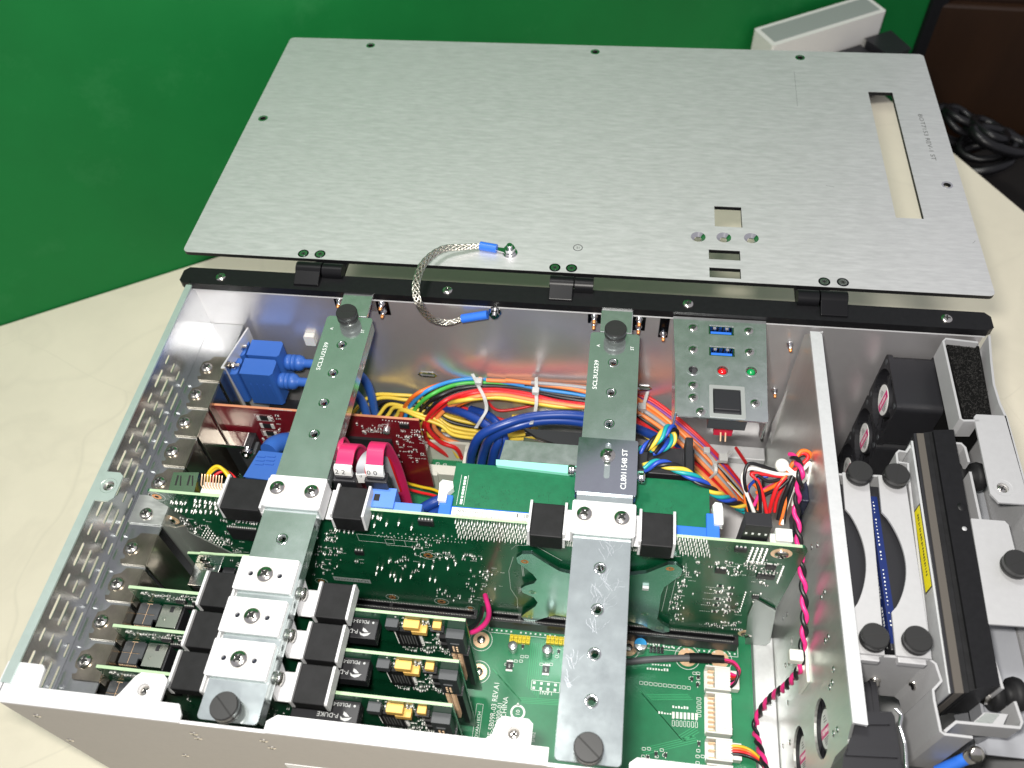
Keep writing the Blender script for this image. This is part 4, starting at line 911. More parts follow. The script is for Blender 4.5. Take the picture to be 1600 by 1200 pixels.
# yellow pin headers
for u, v, n in ((800, 996, 5), (857, 998, 5)):
    p = at(u, v, z=BPZ); g = G()
    for k in range(n):
        for j in range(2): x, y = p.x + 2.54 * k, p.y - 2.54 * j; g.box(x - 1.15, x + 1.15, y - 1.15, y + 1.15, BPZ, BPZ + 2.6); g.box(x - .32, x + .32, y - .32, y + .32, BPZ + 2.6, BPZ + 8.5 if False else BPZ + 5)
    g.build('pin_header', M_yellow, bp, bevel=.2)
def can(u, v, r, h, band=None, parent=bp):
    p = at(u, v, z=BPZ + h); g = G(); g.lathe([(r, 0), (r, h * .12), (r * .93, h * .17), (r, h * .22), (r, h - .5), (r - .5, h), (1e-4, h - .1)], (p.x, p.y, BPZ), seg=26)
    if band:
        g.m = 1; n = 12; z = BPZ + h + .03
        g.add([(p.x + (r - .4) * math.cos(a), p.y + (r - .4) * math.sin(a), z) for a in [math.radians(-5 + 190 * i / n) for i in range(n + 1)]], [tuple(range(n + 1))])
        g.box(p.x - r * .0, p.x, p.y, p.y, z, z)
    g.build('capacitor', [M_alu, M_capblue], parent)
can(801, 1008, 2.9, 7); can(855, 1014, 3.1, 7); can(1001, 1006, 4.0, 8, True)
for u, v in ((796, 1040), (853, 1046)): 
    p = at(u, v, z=BPZ + 1); g = G(); g.box(p.x - 2, p.x + 2, p.y - 2.2, p.y + 2.2, BPZ, BPZ + 1.6); g.m = 1; g.box(p.x - 2, p.x + 2, p.y - 3.2, p.y - 2.2, BPZ, BPZ + .8); g.box(p.x - 2, p.x + 2, p.y + 2.2, p.y + 3.2, BPZ, BPZ + .8); g.m = 2; g.text('4R7', 1.6, TM((p.x + .6, p.y - 1.6, BPZ + 1.63), (0, 1, 0), (-1, 0, 0))); g.build('inductor', [M_chip, M_solder, M_silk], bp)
for u, v in ((1081, 1061), (1091, 1058), (1090, 1070), (1092, 1162), (1012, 1184), (1025, 1178), (1040, 1180), (817, 1010), (873, 1018)): 
    p = at(u, v, z=BPZ + .5); g = G(); g.box(p.x - .8, p.x + .8, p.y - 1, p.y + 1, BPZ, BPZ + .9); g.m = 1
    for dx, dy in ((-.6, 1.3), (.6, 1.3), (0, -1.3)): g.box(p.x + dx - .25, p.x + dx + .25, p.y + dy - .35, p.y + dy + .35, BPZ, BPZ + .5)
    g.build('transistor', [M_chip, M_solder], bp)
g = G()
for k in range(7): p = at(1052 + k * 6, 1118 + k * .4, z=BPZ); g.box(p.x - .75, p.x + .75, p.y - .9, p.y + 1.9, BPZ, BPZ + .8); g.m = 1; g.box(p.x - .75, p.x + .75, p.y - 1.7, p.y - .9, BPZ, BPZ + .6); g.m = 0
g.build('indicator_row', [M_white, M_solder], bp)
p = at(1017, 1018, z=BPZ); g = G()
for k in range(4):
    for j in range(2): g.box(p.x + 2.2 * k - .9, p.x + 2.2 * k + .9, p.y + 2 * j - .9, p.y + 2 * j + .9, BPZ, BPZ + 1.6); g.box(p.x + 2.2 * k - .2, p.x + 2.2 * k + .2, p.y + 2 * j - .2, p.y + 2 * j + .2, BPZ + 1.6, BPZ + 4.6)
g.build('pin_header', M_bplast, bp)
# white wire sockets at the right edge
for (v0, v1, n, plug) in ((1043, 1080, 4, 1), (1084, 1148, 8, 0), (1154, 1190, 3, 1), (1195, 1240, 4, 0)):
    a = at(1101, v0, z=BPZ + 3); b = at(1101, v1, z=BPZ + 3); xa = 308.6; ya, yb = b.y, a.y; H = 8.2
    g = G(); g.box(xa, xa + 14.4, yb - 1, yb, BPZ, BPZ + H); g.box(xa, xa + 14.4, ya, ya + 1, BPZ, BPZ + H); g.box(xa + 5.2, xa + 14.4, ya + 1, yb - 1, BPZ, BPZ + H - .1); g.box(xa, xa + 5.2, ya + 1, yb - 1, BPZ, BPZ + .8)
    if plug: g.box(xa + 14.4, xa + 19.4, ya + 1.6, yb - 1.6, BPZ + .6, BPZ + H - 1)
    else: g.box(xa + 10, xa + 14.6, yb - 3.6, yb - 2.8, BPZ, BPZ + H + .5); g.box(xa + 10, xa + 14.6, ya + 2.8, ya + 3.6, BPZ, BPZ + H + .5)
    g.m = 1
    for k in range(n): y = ya + 2.2 + (yb - ya - 4.4) * k / max(1, n - 1); g.box(xa + 1.6, xa + 5.6, y - .4, y + .4, BPZ + .9, BPZ + 4.6)
    g.m = 0; g.build('wire_socket', [M_white, M_gold], bp, bevel=.35)
# power socket at the rear edge of the backplane
g = G(); q = [at(653, 738, z=-122), at(727, 738, z=-122), at(732, 692, z=-122), at(662, 686, z=-122)]
x0, x1, y0, y1 = q[0].x, q[1].x, q[0].y, q[3].y
g.prism(rrect(x0, x1, y0, y1, .8), BPZ, -122, 'z', [rrect(x0 + 3, x1 - 3, y0 + 7, y1 - 2)]); g.box(x0 + 6, x1 - 18, y0 - 2, y0 + 1, BPZ + 4, -120.5); g.build('power_socket', mat('ivory_nylon', (.60, .60, .53), .45), bp, bevel=.5)
# ================================================================== CPU board
random.seed(21)
FYS = 45.5                                    # solder side of the board
cpu = thing('cpu_board', 'long dark green CPU board standing on edge across the middle of the case', 'circuit board', (173, 46, -142))
g = G(); bx0, bx1, bz0, bz1 = 4.2, 342.3, -134, -14.6
g.prism([(bx0 + 12, bz0 + 40), (46, bz0), (50, bz0 - 8), (170, bz0 - 8), (172, bz0), (178, bz0), (180, bz0 - 8), (326, bz0 - 8), (328, bz0 + 2), (bx1 - 6, bz0 + 2), (bx1 - 2, bz0 + 6), (bx1, bz1 - 3), (bx1 - 2, bz1), (bx0, bz1), (bx0 + 1, bz1 - 8), (bx0 + 12, bz1 - 26)], FYS, FYS + 1.6, 'y'); board = g.build('board', M_pcb, cpu)
g = G(); g.box(bx0 + 1, bx1 - 3, FYS + .05, FYS + 1.55, bz1 - .02, bz1 + .12); g.build('board_edge', M_pcbedge, cpu)
def sp(u, v): p = at(u, v, y=FYS); return p.x, p.z
class Bits:
    """small solder-side bits facing -y (s = -1): 0 tin, 1 chip black, 2 print"""
    def __init__(s, y): s.g = G(); s.y = y
    def box(s, x, z, w_, h, d, m): s.g.m = m; s.g.box(x - w_ / 2, x + w_ / 2, s.y - d, s.y - .01, z - h / 2, z + h / 2)
    def pad(s, x, z, w_=.7, h=.7): s.box(x, z, w_, h, .25, 0)
    def joint(s, x, z, r=.5, l=1.0): s.g.m = 0; s.g.lathe([(r, 0), (r * .45, l * .6), (r * .35, l), (1e-4, l * 1.05)], (x, s.y, z), (0, -1, 0), 6)
    def smd(s, x, z, hor=True, k=1.0):
        a, b = (1.6 * k, .85 * k) if hor else (.85 * k, 1.6 * k); s.box(x, z, a * .6 if hor else a, b if hor else b * .6, .55, 1)
        for q in (-1, 1): s.box(x + (q * a * .42 if hor else 0), z + (0 if hor else q * b * .42), a * .22 if hor else a, b if hor else b * .22, .6, 0)
        if rnd(0, 1) < .45: s.frame(x, z, a * 1.35, b * 1.5)
    def frame(s, x, z, w_, h, t=.13):
        s.g.m = 2
        for a in ((x - w_ / 2, x + w_ / 2, z - h / 2, z - h / 2 + t), (x - w_ / 2, x + w_ / 2, z + h / 2 - t, z + h / 2), (x - w_ / 2, x - w_ / 2 + t, z - h / 2, z + h / 2), (x + w_ / 2 - t, x + w_ / 2, z - h / 2, z + h / 2)): s.g.box(a[0], a[1], s.y - .05, s.y - .01, a[2], a[3])
    def print_(s, x, z, n=4, hor=True, h=.9):
        s.g.m = 2
        for i in range(n):
            dx = i * .8
            a = (x + dx, z) if hor else (x, z + dx)
            wv, hv = (.42, h) if hor else (h, .42)
            s.g.box(a[0], a[0] + wv * rnd(.6, 1.2), s.y - .05, s.y - .01, a[1], a[1] + hv * rnd(.7, 1)); 
    def ic(s, x, z, w_, h, n, hor=True, lines=2):
        s.box(x, z, w_, h, 1.3, 1)
        for q in (-1, 1):
            for i in range(n):
                t = (i + .5) / n - .5
                if hor: s.box(x + t * w_, z + q * (h / 2 + .35), w_ / n * .5, .8, .5, 0)
                else: s.box(x + q * (w_ / 2 + .35), z + t * h, .8, h / n * .5, .5, 0)
    def done(s, name, parent): o = s.g.build(name, [M_solder, M_chip, M_silk], parent); o['kind'] = 'stuff'; return o
B = Bits(FYS)
# soldered pin groups along the top
for u0, v0, u1, v1, n in ((268, 783, 290, 785, 4), (305, 781, 336, 785, 5), (304, 788, 337, 792, 5), (275, 795, 300, 798, 4), (305, 797, 338, 800, 5), (370, 812, 402, 816, 7), (524, 826, 552, 830, 5), (583, 806, 590, 807, 2)):
    for i in range(n):
        t = i / max(1, n - 1); x, z = sp(u0 + (u1 - u0) * t, v0 + (v1 - v0) * t); B.joint(x, z, .75, 1.6); 
        if rnd(0, 1) < .7: B.joint(x + rnd(-.6, .6), z - 1.6, .6, 1.2)
for (u, v) in ((595, 809), (604, 818), (585, 820), (623, 817), (643, 824), (560, 806), (608, 876), (590, 886), (597, 887), (618, 905), (626, 905), (610, 898), (616, 898), (642, 900), (672, 904), (680, 906), (588, 895), (655, 882), (662, 883), (676, 885), (700, 887), (712, 880)): x, z = sp(u, v); B.joint(x, z, .8, 1.8)
# memory socket pins: dense rows of tails
pins = G()
for (ua, ub, n) in ((712, 862, 36), (1058, 1104, 12)):
    for i in range(n):
        for j in range(4):
            t = i / (n - 1); u = ua + (ub - ua) * t + j * 1.6; v = 814 + (u - 708) * .0725 + j * 7.2 + (i % 2) * 2.4 - 1
            x, z = sp(u, v); pins.add([(x - .25, FYS, z - .25), (x + .25, FYS, z - .25), (x + .25, FYS, z + .25), (x - .25, FYS, z + .25), (x - .14, FYS - 2.0, z - .14), (x + .14, FYS - 2.0, z - .14), (x + .14, FYS - 2.0, z + .14), (x - .14, FYS - 2.0, z + .14)], [(0, 1, 5, 4), (1, 2, 6, 5), (2, 3, 7, 6), (3, 0, 4, 7), (4, 5, 6, 7)])
for ua, ub, n in ((862, 1055, 60),):
    for i in range(n):
        for j in range(4): u = ua + (ub - ua) * i / n; x, z = sp(u, 814 + (u - 708) * .0725 + j * 7.2); pins.box(x - .2, x + .2, FYS - 1.8, FYS, z - .2, z + .2)
o = pins.build('memory_socket_pins', M_solder, cpu); o['kind'] = 'stuff'
# clusters of small parts
cl = [(515, 838, 14, 10, 22), (520, 862, 26, 10, 26), (505, 885, 18, 14, 22), (560, 878, 8, 3, 4), (660, 856, 26, 14, 26), (690, 868, 30, 7, 14), (730, 870, 35, 5, 16), (755, 896, 22, 10, 18), (628, 876, 18, 3, 8), (640, 890, 14, 5, 8),
      (745, 915, 30, 8, 12), (735, 935, 22, 8, 14), (690, 925, 14, 6, 8), (760, 945, 20, 8, 10), (1135, 882, 30, 7, 22), (1090, 880, 5, 18, 6), (1140, 895, 24, 5, 16), (1068, 905, 10, 22, 26), (1060, 940, 12, 24, 30), (1130, 920, 16, 6, 8), (1135, 940, 20, 6, 12), (1135, 955, 20, 8, 14), (1180, 880, 16, 10, 22),
      (1200, 890, 18, 12, 22), (1178, 930, 10, 10, 8), (1190, 910, 12, 8, 12), (1130, 975, 30, 6, 28), (1150, 985, 16, 4, 10), (1060, 965, 10, 8, 8), (300, 828, 34, 16, 34), (330, 850, 22, 14, 34), (285, 815, 10, 10, 8), (355, 820, 10, 10, 10), (350, 845, 16, 8, 16), (372, 862, 16, 6, 12), (250, 790, 5, 6, 6), (600, 935, 14, 3, 8)]
for u, v, su, sv, n in cl:
    for i in range(n):
        x, z = sp(random.gauss(u, su * .55), random.gauss(v, sv * .55))
        if not (bx0 + 8 < x < bx1 - 2 and bz0 + 10 < z < bz1 - 2): continue
        r = rnd(0, 1)
        if r < .42: B.smd(x, z, rnd(0, 1) < .6, rnd(.7, 1.15))
        elif r < .66: B.pad(x, z, rnd(.4, 1), rnd(.4, 1.1))
        elif r < .86: B.print_(x, z, random.randint(2, 5))
        else: B.joint(x, z, .55, 1.0)
for k in range(5):       # silkscreen ladders
    u, v = 1104 - k * 2.5, 917 + k * 9.3
    for i in range(5): x, z = sp(u + i * 3.4, v + .3 * i); B.box(x, z, .8, .35, .05, 2)
for k in range(5): x, z = sp(1125 - k * 2.2, 915 + k * 10); B.smd(x, z, True, 2.0); B.smd(x + 6.4, z - .6, True, 1.3); x2, z2 = sp(1139 - k * 1.5, 918 + k * 9); B.joint(x2, z2, 1.0, 1.2)
for k in range(4):       # slanted rows of joints near the right corner
    for i in range(6): x, z = sp(1176 + k * 7.5 - i * 1.6, 856 + k * .7 + i * 4.0); B.joint(x, z, .8, 1.3)
for i in range(9): x, z = sp(1224 - i * 1.2, 885 + i * 3); B.joint(x, z, .65, 1.1)
for i in range(9): x, z = sp(1165 - i * 1.1, 925 + i * 3.6); B.joint(x, z, .5, .9)
for k in range(22): x, z = sp(586 + k * 6, 832 + k * .3 + (k % 2) * 4); B.pad(x, z, .5, .5)
for k in range(26): x, z = sp(590 + k * 5.5, 838 + k * .4); B.pad(x, z, .35, .35)
for a in range(9):
    for b in range(5): x, z = sp(316 + a * 3.0 + b * 2, 836 + a * 3.6 - b * 3.5); B.joint(x, z, .45, .8)
for u, v, w_, h, n in ((666, 815, 8, 5, 5), (562, 862, 5, 4, 3), (1157, 857, 6, 3.4, 3), (1196, 899, 9, 4.4, 5), (1126, 890, 5.6, 4.4, 3), (1204, 884, 5, 4, 3), (383, 833, 17, 13, 14), (1180, 931, 3.5, 3, 3)): x, z = sp(u, v); B.ic(x, z, w_, h, n)
for u, v, w_, h in ((587, 842, 20, 8), (628, 849, 18, 7), (560, 905, 4, 1), (683, 868, 6, 4)): x, z = sp(u, v); B.frame(x, z, w_, h)
x, z = sp(633, 849); B.g.m = 2; B.g.box(x, x + .15, FYS - .05, FYS - .01, z - 3.5, z + 3.5)
B.done('solder_bits', cpu)
g = G(); a, b = sp(521, 903), sp(580, 911); g.box(a[0], b[0], FYS - .04, FYS - .01, b[1] - .6, b[1] + 4.4); g.m = 1; g.text('ADVANTECH', 4.0, TM((a[0] + .7, FYS - .07, b[1] + .4), (1, 0, 0), (0, 0, 1)), sx=(b[0] - a[0] - 1.4) / (4.0 * 6.15)); g.build('maker_mark', [mat('grey_print', (.42, .45, .45), .5), M_pcb], cpu)
# copper-rimmed holes
for u, v, r in ((669, 868, 2.6), (613, 933, 2.3), (690, 940, 2.6), (502, 908, 2.2), (245, 776, 2.6), (735, 950, 1.6)):
    x, z = sp(u, v); g = G(); g.prism(circ(x, z, r, 22), FYS - .06, FYS - .01, 'y', [circ(x, z, r * .45, 22)]); g.m = 1; g.prism(circ(x, z, r * .45, 16), FYS - .04, FYS - .02, 'y'); g.m = 2; g.prism(circ(x, z, r * 1.75, 26), FYS - .05, FYS - .01, 'y', [circ(x, z, r * 1.66, 26)]); g.build('plated_hole', [M_copper, M_dark, M_silk], cpu)
for u, v in ((1221, 865), (1167, 990), (266, 812)): x, z = sp(u, v); g = G(); g.prism(circ(x, z, 5.2, 26), FYS - .08, FYS - .01, 'y'); g.build('hole_ring', M_gold, cpu); screw(cpu, (x, FYS - .08, z), (0, -1, 0), r=3.4, h=1.9)
# cooler retention plate on the solder side
def rp_(l): return [sp(*p) for p in l]
pl_l = rp_([(808, 862), (817, 856), (832, 856), (850, 868), (875, 883), (900, 889), (930, 893), (960, 892), (985, 889), (1010, 886), (1030, 878), (1045, 872), (1058, 873), (1067, 880), (1064, 889), (1050, 899), (1038, 908), (1033, 920), (1029, 950), (1027, 958), (1035, 966), (1046, 972), (1046, 978), (1036, 980), (1020, 976), (1004, 967), (985, 962), (960, 962), (900, 958), (868, 952), (850, 957), (836, 962), (820, 960), (815, 955), (822, 949), (838, 938), (841, 932), (835, 924), (818, 917), (815, 911), (822, 906), (836, 902), (840, 896), (834, 888), (820, 877), (810, 870)])
g = G(); g.prism(pl_l, FYS - 3.6, FYS - 1.6, 'y'); plt_ = g.build('retention_plate', M_steelplate, cpu, bevel=.5)
for u, v in ((821, 868), (1047, 879), (833, 916), (829, 955), (1031, 972), (1008, 950)): x, z = sp(u, v); g = G(); g.lathe([(2.2, 0), (1.6, .3), (1.3, .1), (1e-4, -.1)], (x, FYS - 3.6, z), (0, -1, 0), 18); g.build('rivet', M_copper if v < 890 else M_steel, plt_)
x, z = sp(1009, 907); g = G(); g.box(x - 1.7, x + 1.7, FYS - 5.2, FYS - 3.6, z - 1.5, z + 1.5); g.build('post', M_cream, plt_, bevel=.2)
g = G()
for l in ([(799, 858), (806, 852), (835, 852), (860, 866), (878, 876)], [(802, 870), (795, 892), (798, 920), (808, 935), (809, 950)], [(1072, 880), (1072, 896), (1058, 902)], [(1046, 903), (1034, 955)], [(1057, 900), (1044, 955)], [(814, 877), (817, 900)], [(816, 877), (819, 900)]):
    q = [Vector((x, FYS - .03, z)) for x, z in rp_(l)]; g.ribbon(q, lambda t: Vector((.1, 0, .06)), .03)
g.build('outline_print', M_silk, cpu)
# board supports at the right end and the steel bracket at the left end
g = G(); q = rp_([(1180, 932), (1212, 950), (1203, 1000), (1197, 1005), (1164, 1003), (1168, 960)])
g.prism(q, FYS - 1.4, FYS - .4, 'y'); g.build('clear_shield', mat('steel_shield', (.34, .37, .36), .35, .85), cpu, bevel=.3)
g = G(); sx_ = 6.4; g.prism([(-13, 37.8), (6.2, 37.8), (6.2, 54.8), (-13, 54.8)], -38.4, -37.2); g.box(5.2, 6.3, 37.8, 54.8, -140, -38.2)
q = [at(230, 826, y=44), at(262, 812, y=44), at(290, 850, y=44), at(345, 868, y=44)]
g.prism([(6.2, -52), (14, -48), (13, -56), (36, -86), (40, -92), (38, -112), (22, -128), (6.2, -128)], 43.6, 44.4, 'y'); g.build('steel_bracket', M_divider, cpu, bevel=.2); screw(cpu, (-4.4, 43.3, -37.2), r=3.6, h=2.4)
# little I/O board in front with its port
io = G(); io.prism([(16, -58), (78, -52), (78, -100), (50, -116), (16, -92)], 31.4, 32.6, 'y'); iob = io.build('port_board', M_pcb, cpu)
g = G(); g.box(24, 78, 31.5, 32.6, -56.4, -55.2); g.hexa([(16, 31.4, -57.4), (78, 31.4, -51.6), (78, 32.7, -51.6), (16, 32.7, -57.4), (16, 31.4, -57), (78, 31.4, -51), (78, 32.7, -51), (16, 32.7, -57)]); g.build('board_edge', M_pcbedge, iob)
g = G(); p = at(325, 884, y=24); g.box(17, 32, 18, 31.4, -81, -68); g.m = 1; g.box(19, 30, 17.7, 18.1, -79, -70); g.build('port', [M_chrome, M_dark], iob, bevel=.3)
g = G(); g.box(33, 40, 20, 31.4, -86, -70); g.build('port', M_bplast, iob, bevel=.3)
B = Bits(31.4)
for i in range(70): B.smd(rnd(40, 74), rnd(-86, -60), rnd(0, 1) < .5, rnd(.6, 1.1)) if rnd(0, 1) < .6 else B.pad(rnd(40, 74), rnd(-90, -58), .6, .6)
B.ic(50, -72, 9, 7, 7); x, z = at(322, 869, y=31.4).x, at(322, 869, y=31.4).z; B.done('solder_bits', iob)
screw(iob, (24, 31.3, -64), (0, -1, 0), r=3, h=1.5)
# things on the far side that stick up behind the board
g = G(); zt = -17; P = [at(u, v, z=zt) for u, v in ((262, 769), (303, 770), (311, 738), (271, 738))]
g.prism([tuple(p.xy) for p in P], -32, zt); g.m = 1
for k in (.22, .68):
    a = P[0].lerp(P[1], k); b = P[3].lerp(P[2], k); c = a.lerp(b, .35); d = a.lerp(b, .85); nrm = Vector((.5, 0, 0)); g.add([c - nrm + Vector((0, 0, .05)), c + nrm + Vector((0, 0, .05)), d + nrm + Vector((0, 0, .05)), d - nrm + Vector((0, 0, .05))], [(0, 1, 2, 3)]); e = c + nrm * 5.5; f = d + nrm * 3; g.add([e - nrm * .8 + Vector((0, 0, .05)), e + nrm * .8 + Vector((0, 0, .05)), f + nrm * .8 + Vector((0, 0, .05)), f - nrm * .8 + Vector((0, 0, .05))], [(0, 1, 2, 3)])
g.build('usb_stack', [mat('port_shell', (.62, .68, .58), .24, 1), M_dark], cpu, bevel=.4)
g = G(); p0, p1 = at(312, 768, z=-13), at(348, 774, z=-13); g.box(p0.x, p1.x, FYS + 1.6, FYS + 8, -22, -14); g.m = 1
for k in range(8): x = p0.x + 1 + (p1.x - p0.x - 2) * k / 7; g.tube([(x, FYS + 4, -14), (x, FYS + 4, -10), (x - .3, FYS + 9, -7.5)], .35, 5)
g.build('pin_header', [M_white, M_gold], cpu)
g = G(); a, b = at(586, 795, z=-13), at(606, 800, z=-13); g.box(a.x - 4, b.x + 2, FYS + 1.7, FYS + 13, -26, -13); g.m = 1; g.box(a.x - 2, a.x + 1, FYS + 5, FYS + 9, -13.1, -12.9); g.build('pale_blue_socket', [M_lightblue, M_dark], cpu, bevel=.5)
g = G(); a, b = at(608, 800, z=-15), at(656, 808, z=-15); g.box(a.x, b.x, FYS + 1.7, FYS + 6.5, -26, -15); g.build('pale_blue_socket', M_lightblue, cpu, bevel=.4)
g = G(); a, b = at(690, 800, z=-22), at(1124, 830, z=-22); x0, x1 = 158.5, 300; g.box(x0 + 6, x1 - 4, FYS + 1.7, 54.5, -26, -18.8); g.box(x0, x0 + 6.5, FYS + 1.7, 60, -26, -17.5); g.box(x1 - 6, x1 + .5, FYS + 1.7, 62, -26, -17.5); g.build('memory_socket', M_bluesock, cpu, bevel=.5)
for x, s in ((160.5, 1), (300.5, -1)):
    g = G(); g.prism([(x - 2.8, 55), (x + 1.5, 55), (x + 1.5, 60), (x + 4.2 * s, 63.5) if s > 0 else (x + 1.5, 63.5), (x + 3.2 * s, 67) if s > 0 else (x + 1, 67), (x - 2.2, 67.5), (x - 3.6, 65.5), (x - 3.2, 62.5)], -20, -15.5); g.build('socket_latch', M_white, cpu, bevel=.6)
g = G(); g.box(165.5, 208, FYS + 1.75, 53.2, -18.7, -17.9); g.m = 1
g.text('9691512901U', 2.35, TM((168, 50.6, -17.85), (1, 0, 0), (0, 1, 0)), sx=1.12); g.text('PCE-5129G2-00A2U', 2.35, TM((168, 47.9, -17.85), (1, 0, 0), (0, 1, 0)), sx=1.12); g.text('LKA', 2.35, TM((202, 47.9, -17.85), (1, 0, 0), (0, 1, 0)))
g.box(196.6, 196.75, 47.4, 53, -17.88, -17.86)
x = 199
while x < 207: g.box(x, x + rnd(.15, .4), 50.4, 52.8, -17.88, -17.86); x += rnd(.4, .8)
g.build('serial_label', [M_label, M_ink], cpu)
# memory module
mm = thing('memory_module', 'flat green memory module lying in the blue socket behind the CPU board', 'memory module', (230, 66, -21))
g = G(); g.prism(rrect(163, 296, 53.2, 81.2, .6), -21.2, -20); g.build('board', M_ram, mm)
g = G()
for k in range(26): x = 168 + 4.9 * k; g.box(x, x + .9, 53.6, 54.2, -20, -19.92)
g.m = 2; 
for k in range(9): g.box(168.6, 169.8, 56.5 + k * 1.9, 57.6 + k * 1.9 + rnd(0, .5), -20, -19.95)
g.box(166.9, 167.05, 56, 74, -20, -19.96); g.box(170.6, 170.75, 56, 74, -20, -19.96); g.m = 1
for i in range(260): 
    k = random.choice((0, 1, 2, 3, 4, 5, 6)); x = 178 + k * 16 + rnd(-5, 5); y = rnd(56, 68); g.box(x, x + .22, y, y + rnd(.3, .9), -20, -19.96)
g.m = 0; g.box(292.5, 294, 78, 79.4, -20, -19.93); o = g.build('module_marks', [M_gold, mat('dark_trace', (.003, .06, .025), .4), M_silk], mm)
# cooler
co = thing('cpu_cooler', 'metal cooler plate with mint foam edge and black fan behind the memory module', 'cooler', (225, 95, -30))
g = G(); g.prism([(186, 84.5), (227, 82), (262, 84), (262, 97), (187.5, 97)], -20.8, -18.5); g.box(185, 262, 83.6, 84.4, -27, -18.5); g.build('cover_plate', M_zinc, co, bevel=.3)
g = G(); g.prism([(184.2, 83.6), (184.6, 80.2), (226, 78.4), (262, 79), (262, 83.4)], -22, -17.6); g.build('foam_edge', M_mint, co, bevel=1.0, seg=3)
g = G(); p = [at(u, v, z=-24) for u, v in ((823, 664), (845, 664), (905, 672), (912, 690), (880, 690), (850, 680))]; g.prism([(196, 108), (245, 108), (245, 98.6), (220, 98), (204, 103)], -25, -22.5); g.build('fan_shroud', M_bplast, co, bevel=.5)
g = G(); g.prism([(196.5, 97.5), (245, 97.5), (245, 98.3), (220, 98.2), (204, 103), (196.5, 104)], -48, -25.2); g.box(197, 200, 98, 99, -27, -22); g.box(203, 205, 99, 100, -27, -22); g.build('heat_plate', M_nickel, co)
g = G(); g.box(262.5, 289, 86, 103, -60, -23); g.box(283.5, 287.5, 83, 106, -60, -16); g.box(258, 264, 84, 100, -60, -18); g.build('fan_box', M_bplast, co, bevel=.5)

# ================================================================== blank slot covers
def cover_geo(k):
    y = 144.9 - 20.32 * k; g = G()
    g.prism([(-7.5, y - 9.1), (6.4, y - 9.1), (6.4, y + 9.1), (-3, y + 9.1), (-5, y + 6), (-8.6, y + 4.5), (-9.2, y - 1), (-8.4, y - 3.5), (-6.4, y - 4.4), (-6.6, y - 6.4), (-8.6, y - 6.6)], -38.4, -37.2)
    g.box(5.4, 6.6, y - 9.1, y + 9.1, -144, -38.3); return g, y
lab_ = {0: 'bare metal slot cover next to the blue monitor plugs, rearmost of the row', 1: 'second bare slot cover counted from the rear wall', 2: 'third bare slot cover counted from the rear wall', 3: 'bare slot cover just behind the metal port stack', 4: 'bare slot cover beside the corner of the CPU board', 6: 'bare slot cover between the CPU board and the small cards'}
for k, l in lab_.items():
    g, y = cover_geo(k); t = thing('slot_cover', l, 'slot cover', (-3, y, -40), 'slot covers along the left rail')
    g.build('bracket', M_nickel, t, bevel=.4); screw(t, (-4.4, y - .3, -37.2), r=3.6, h=2.4)

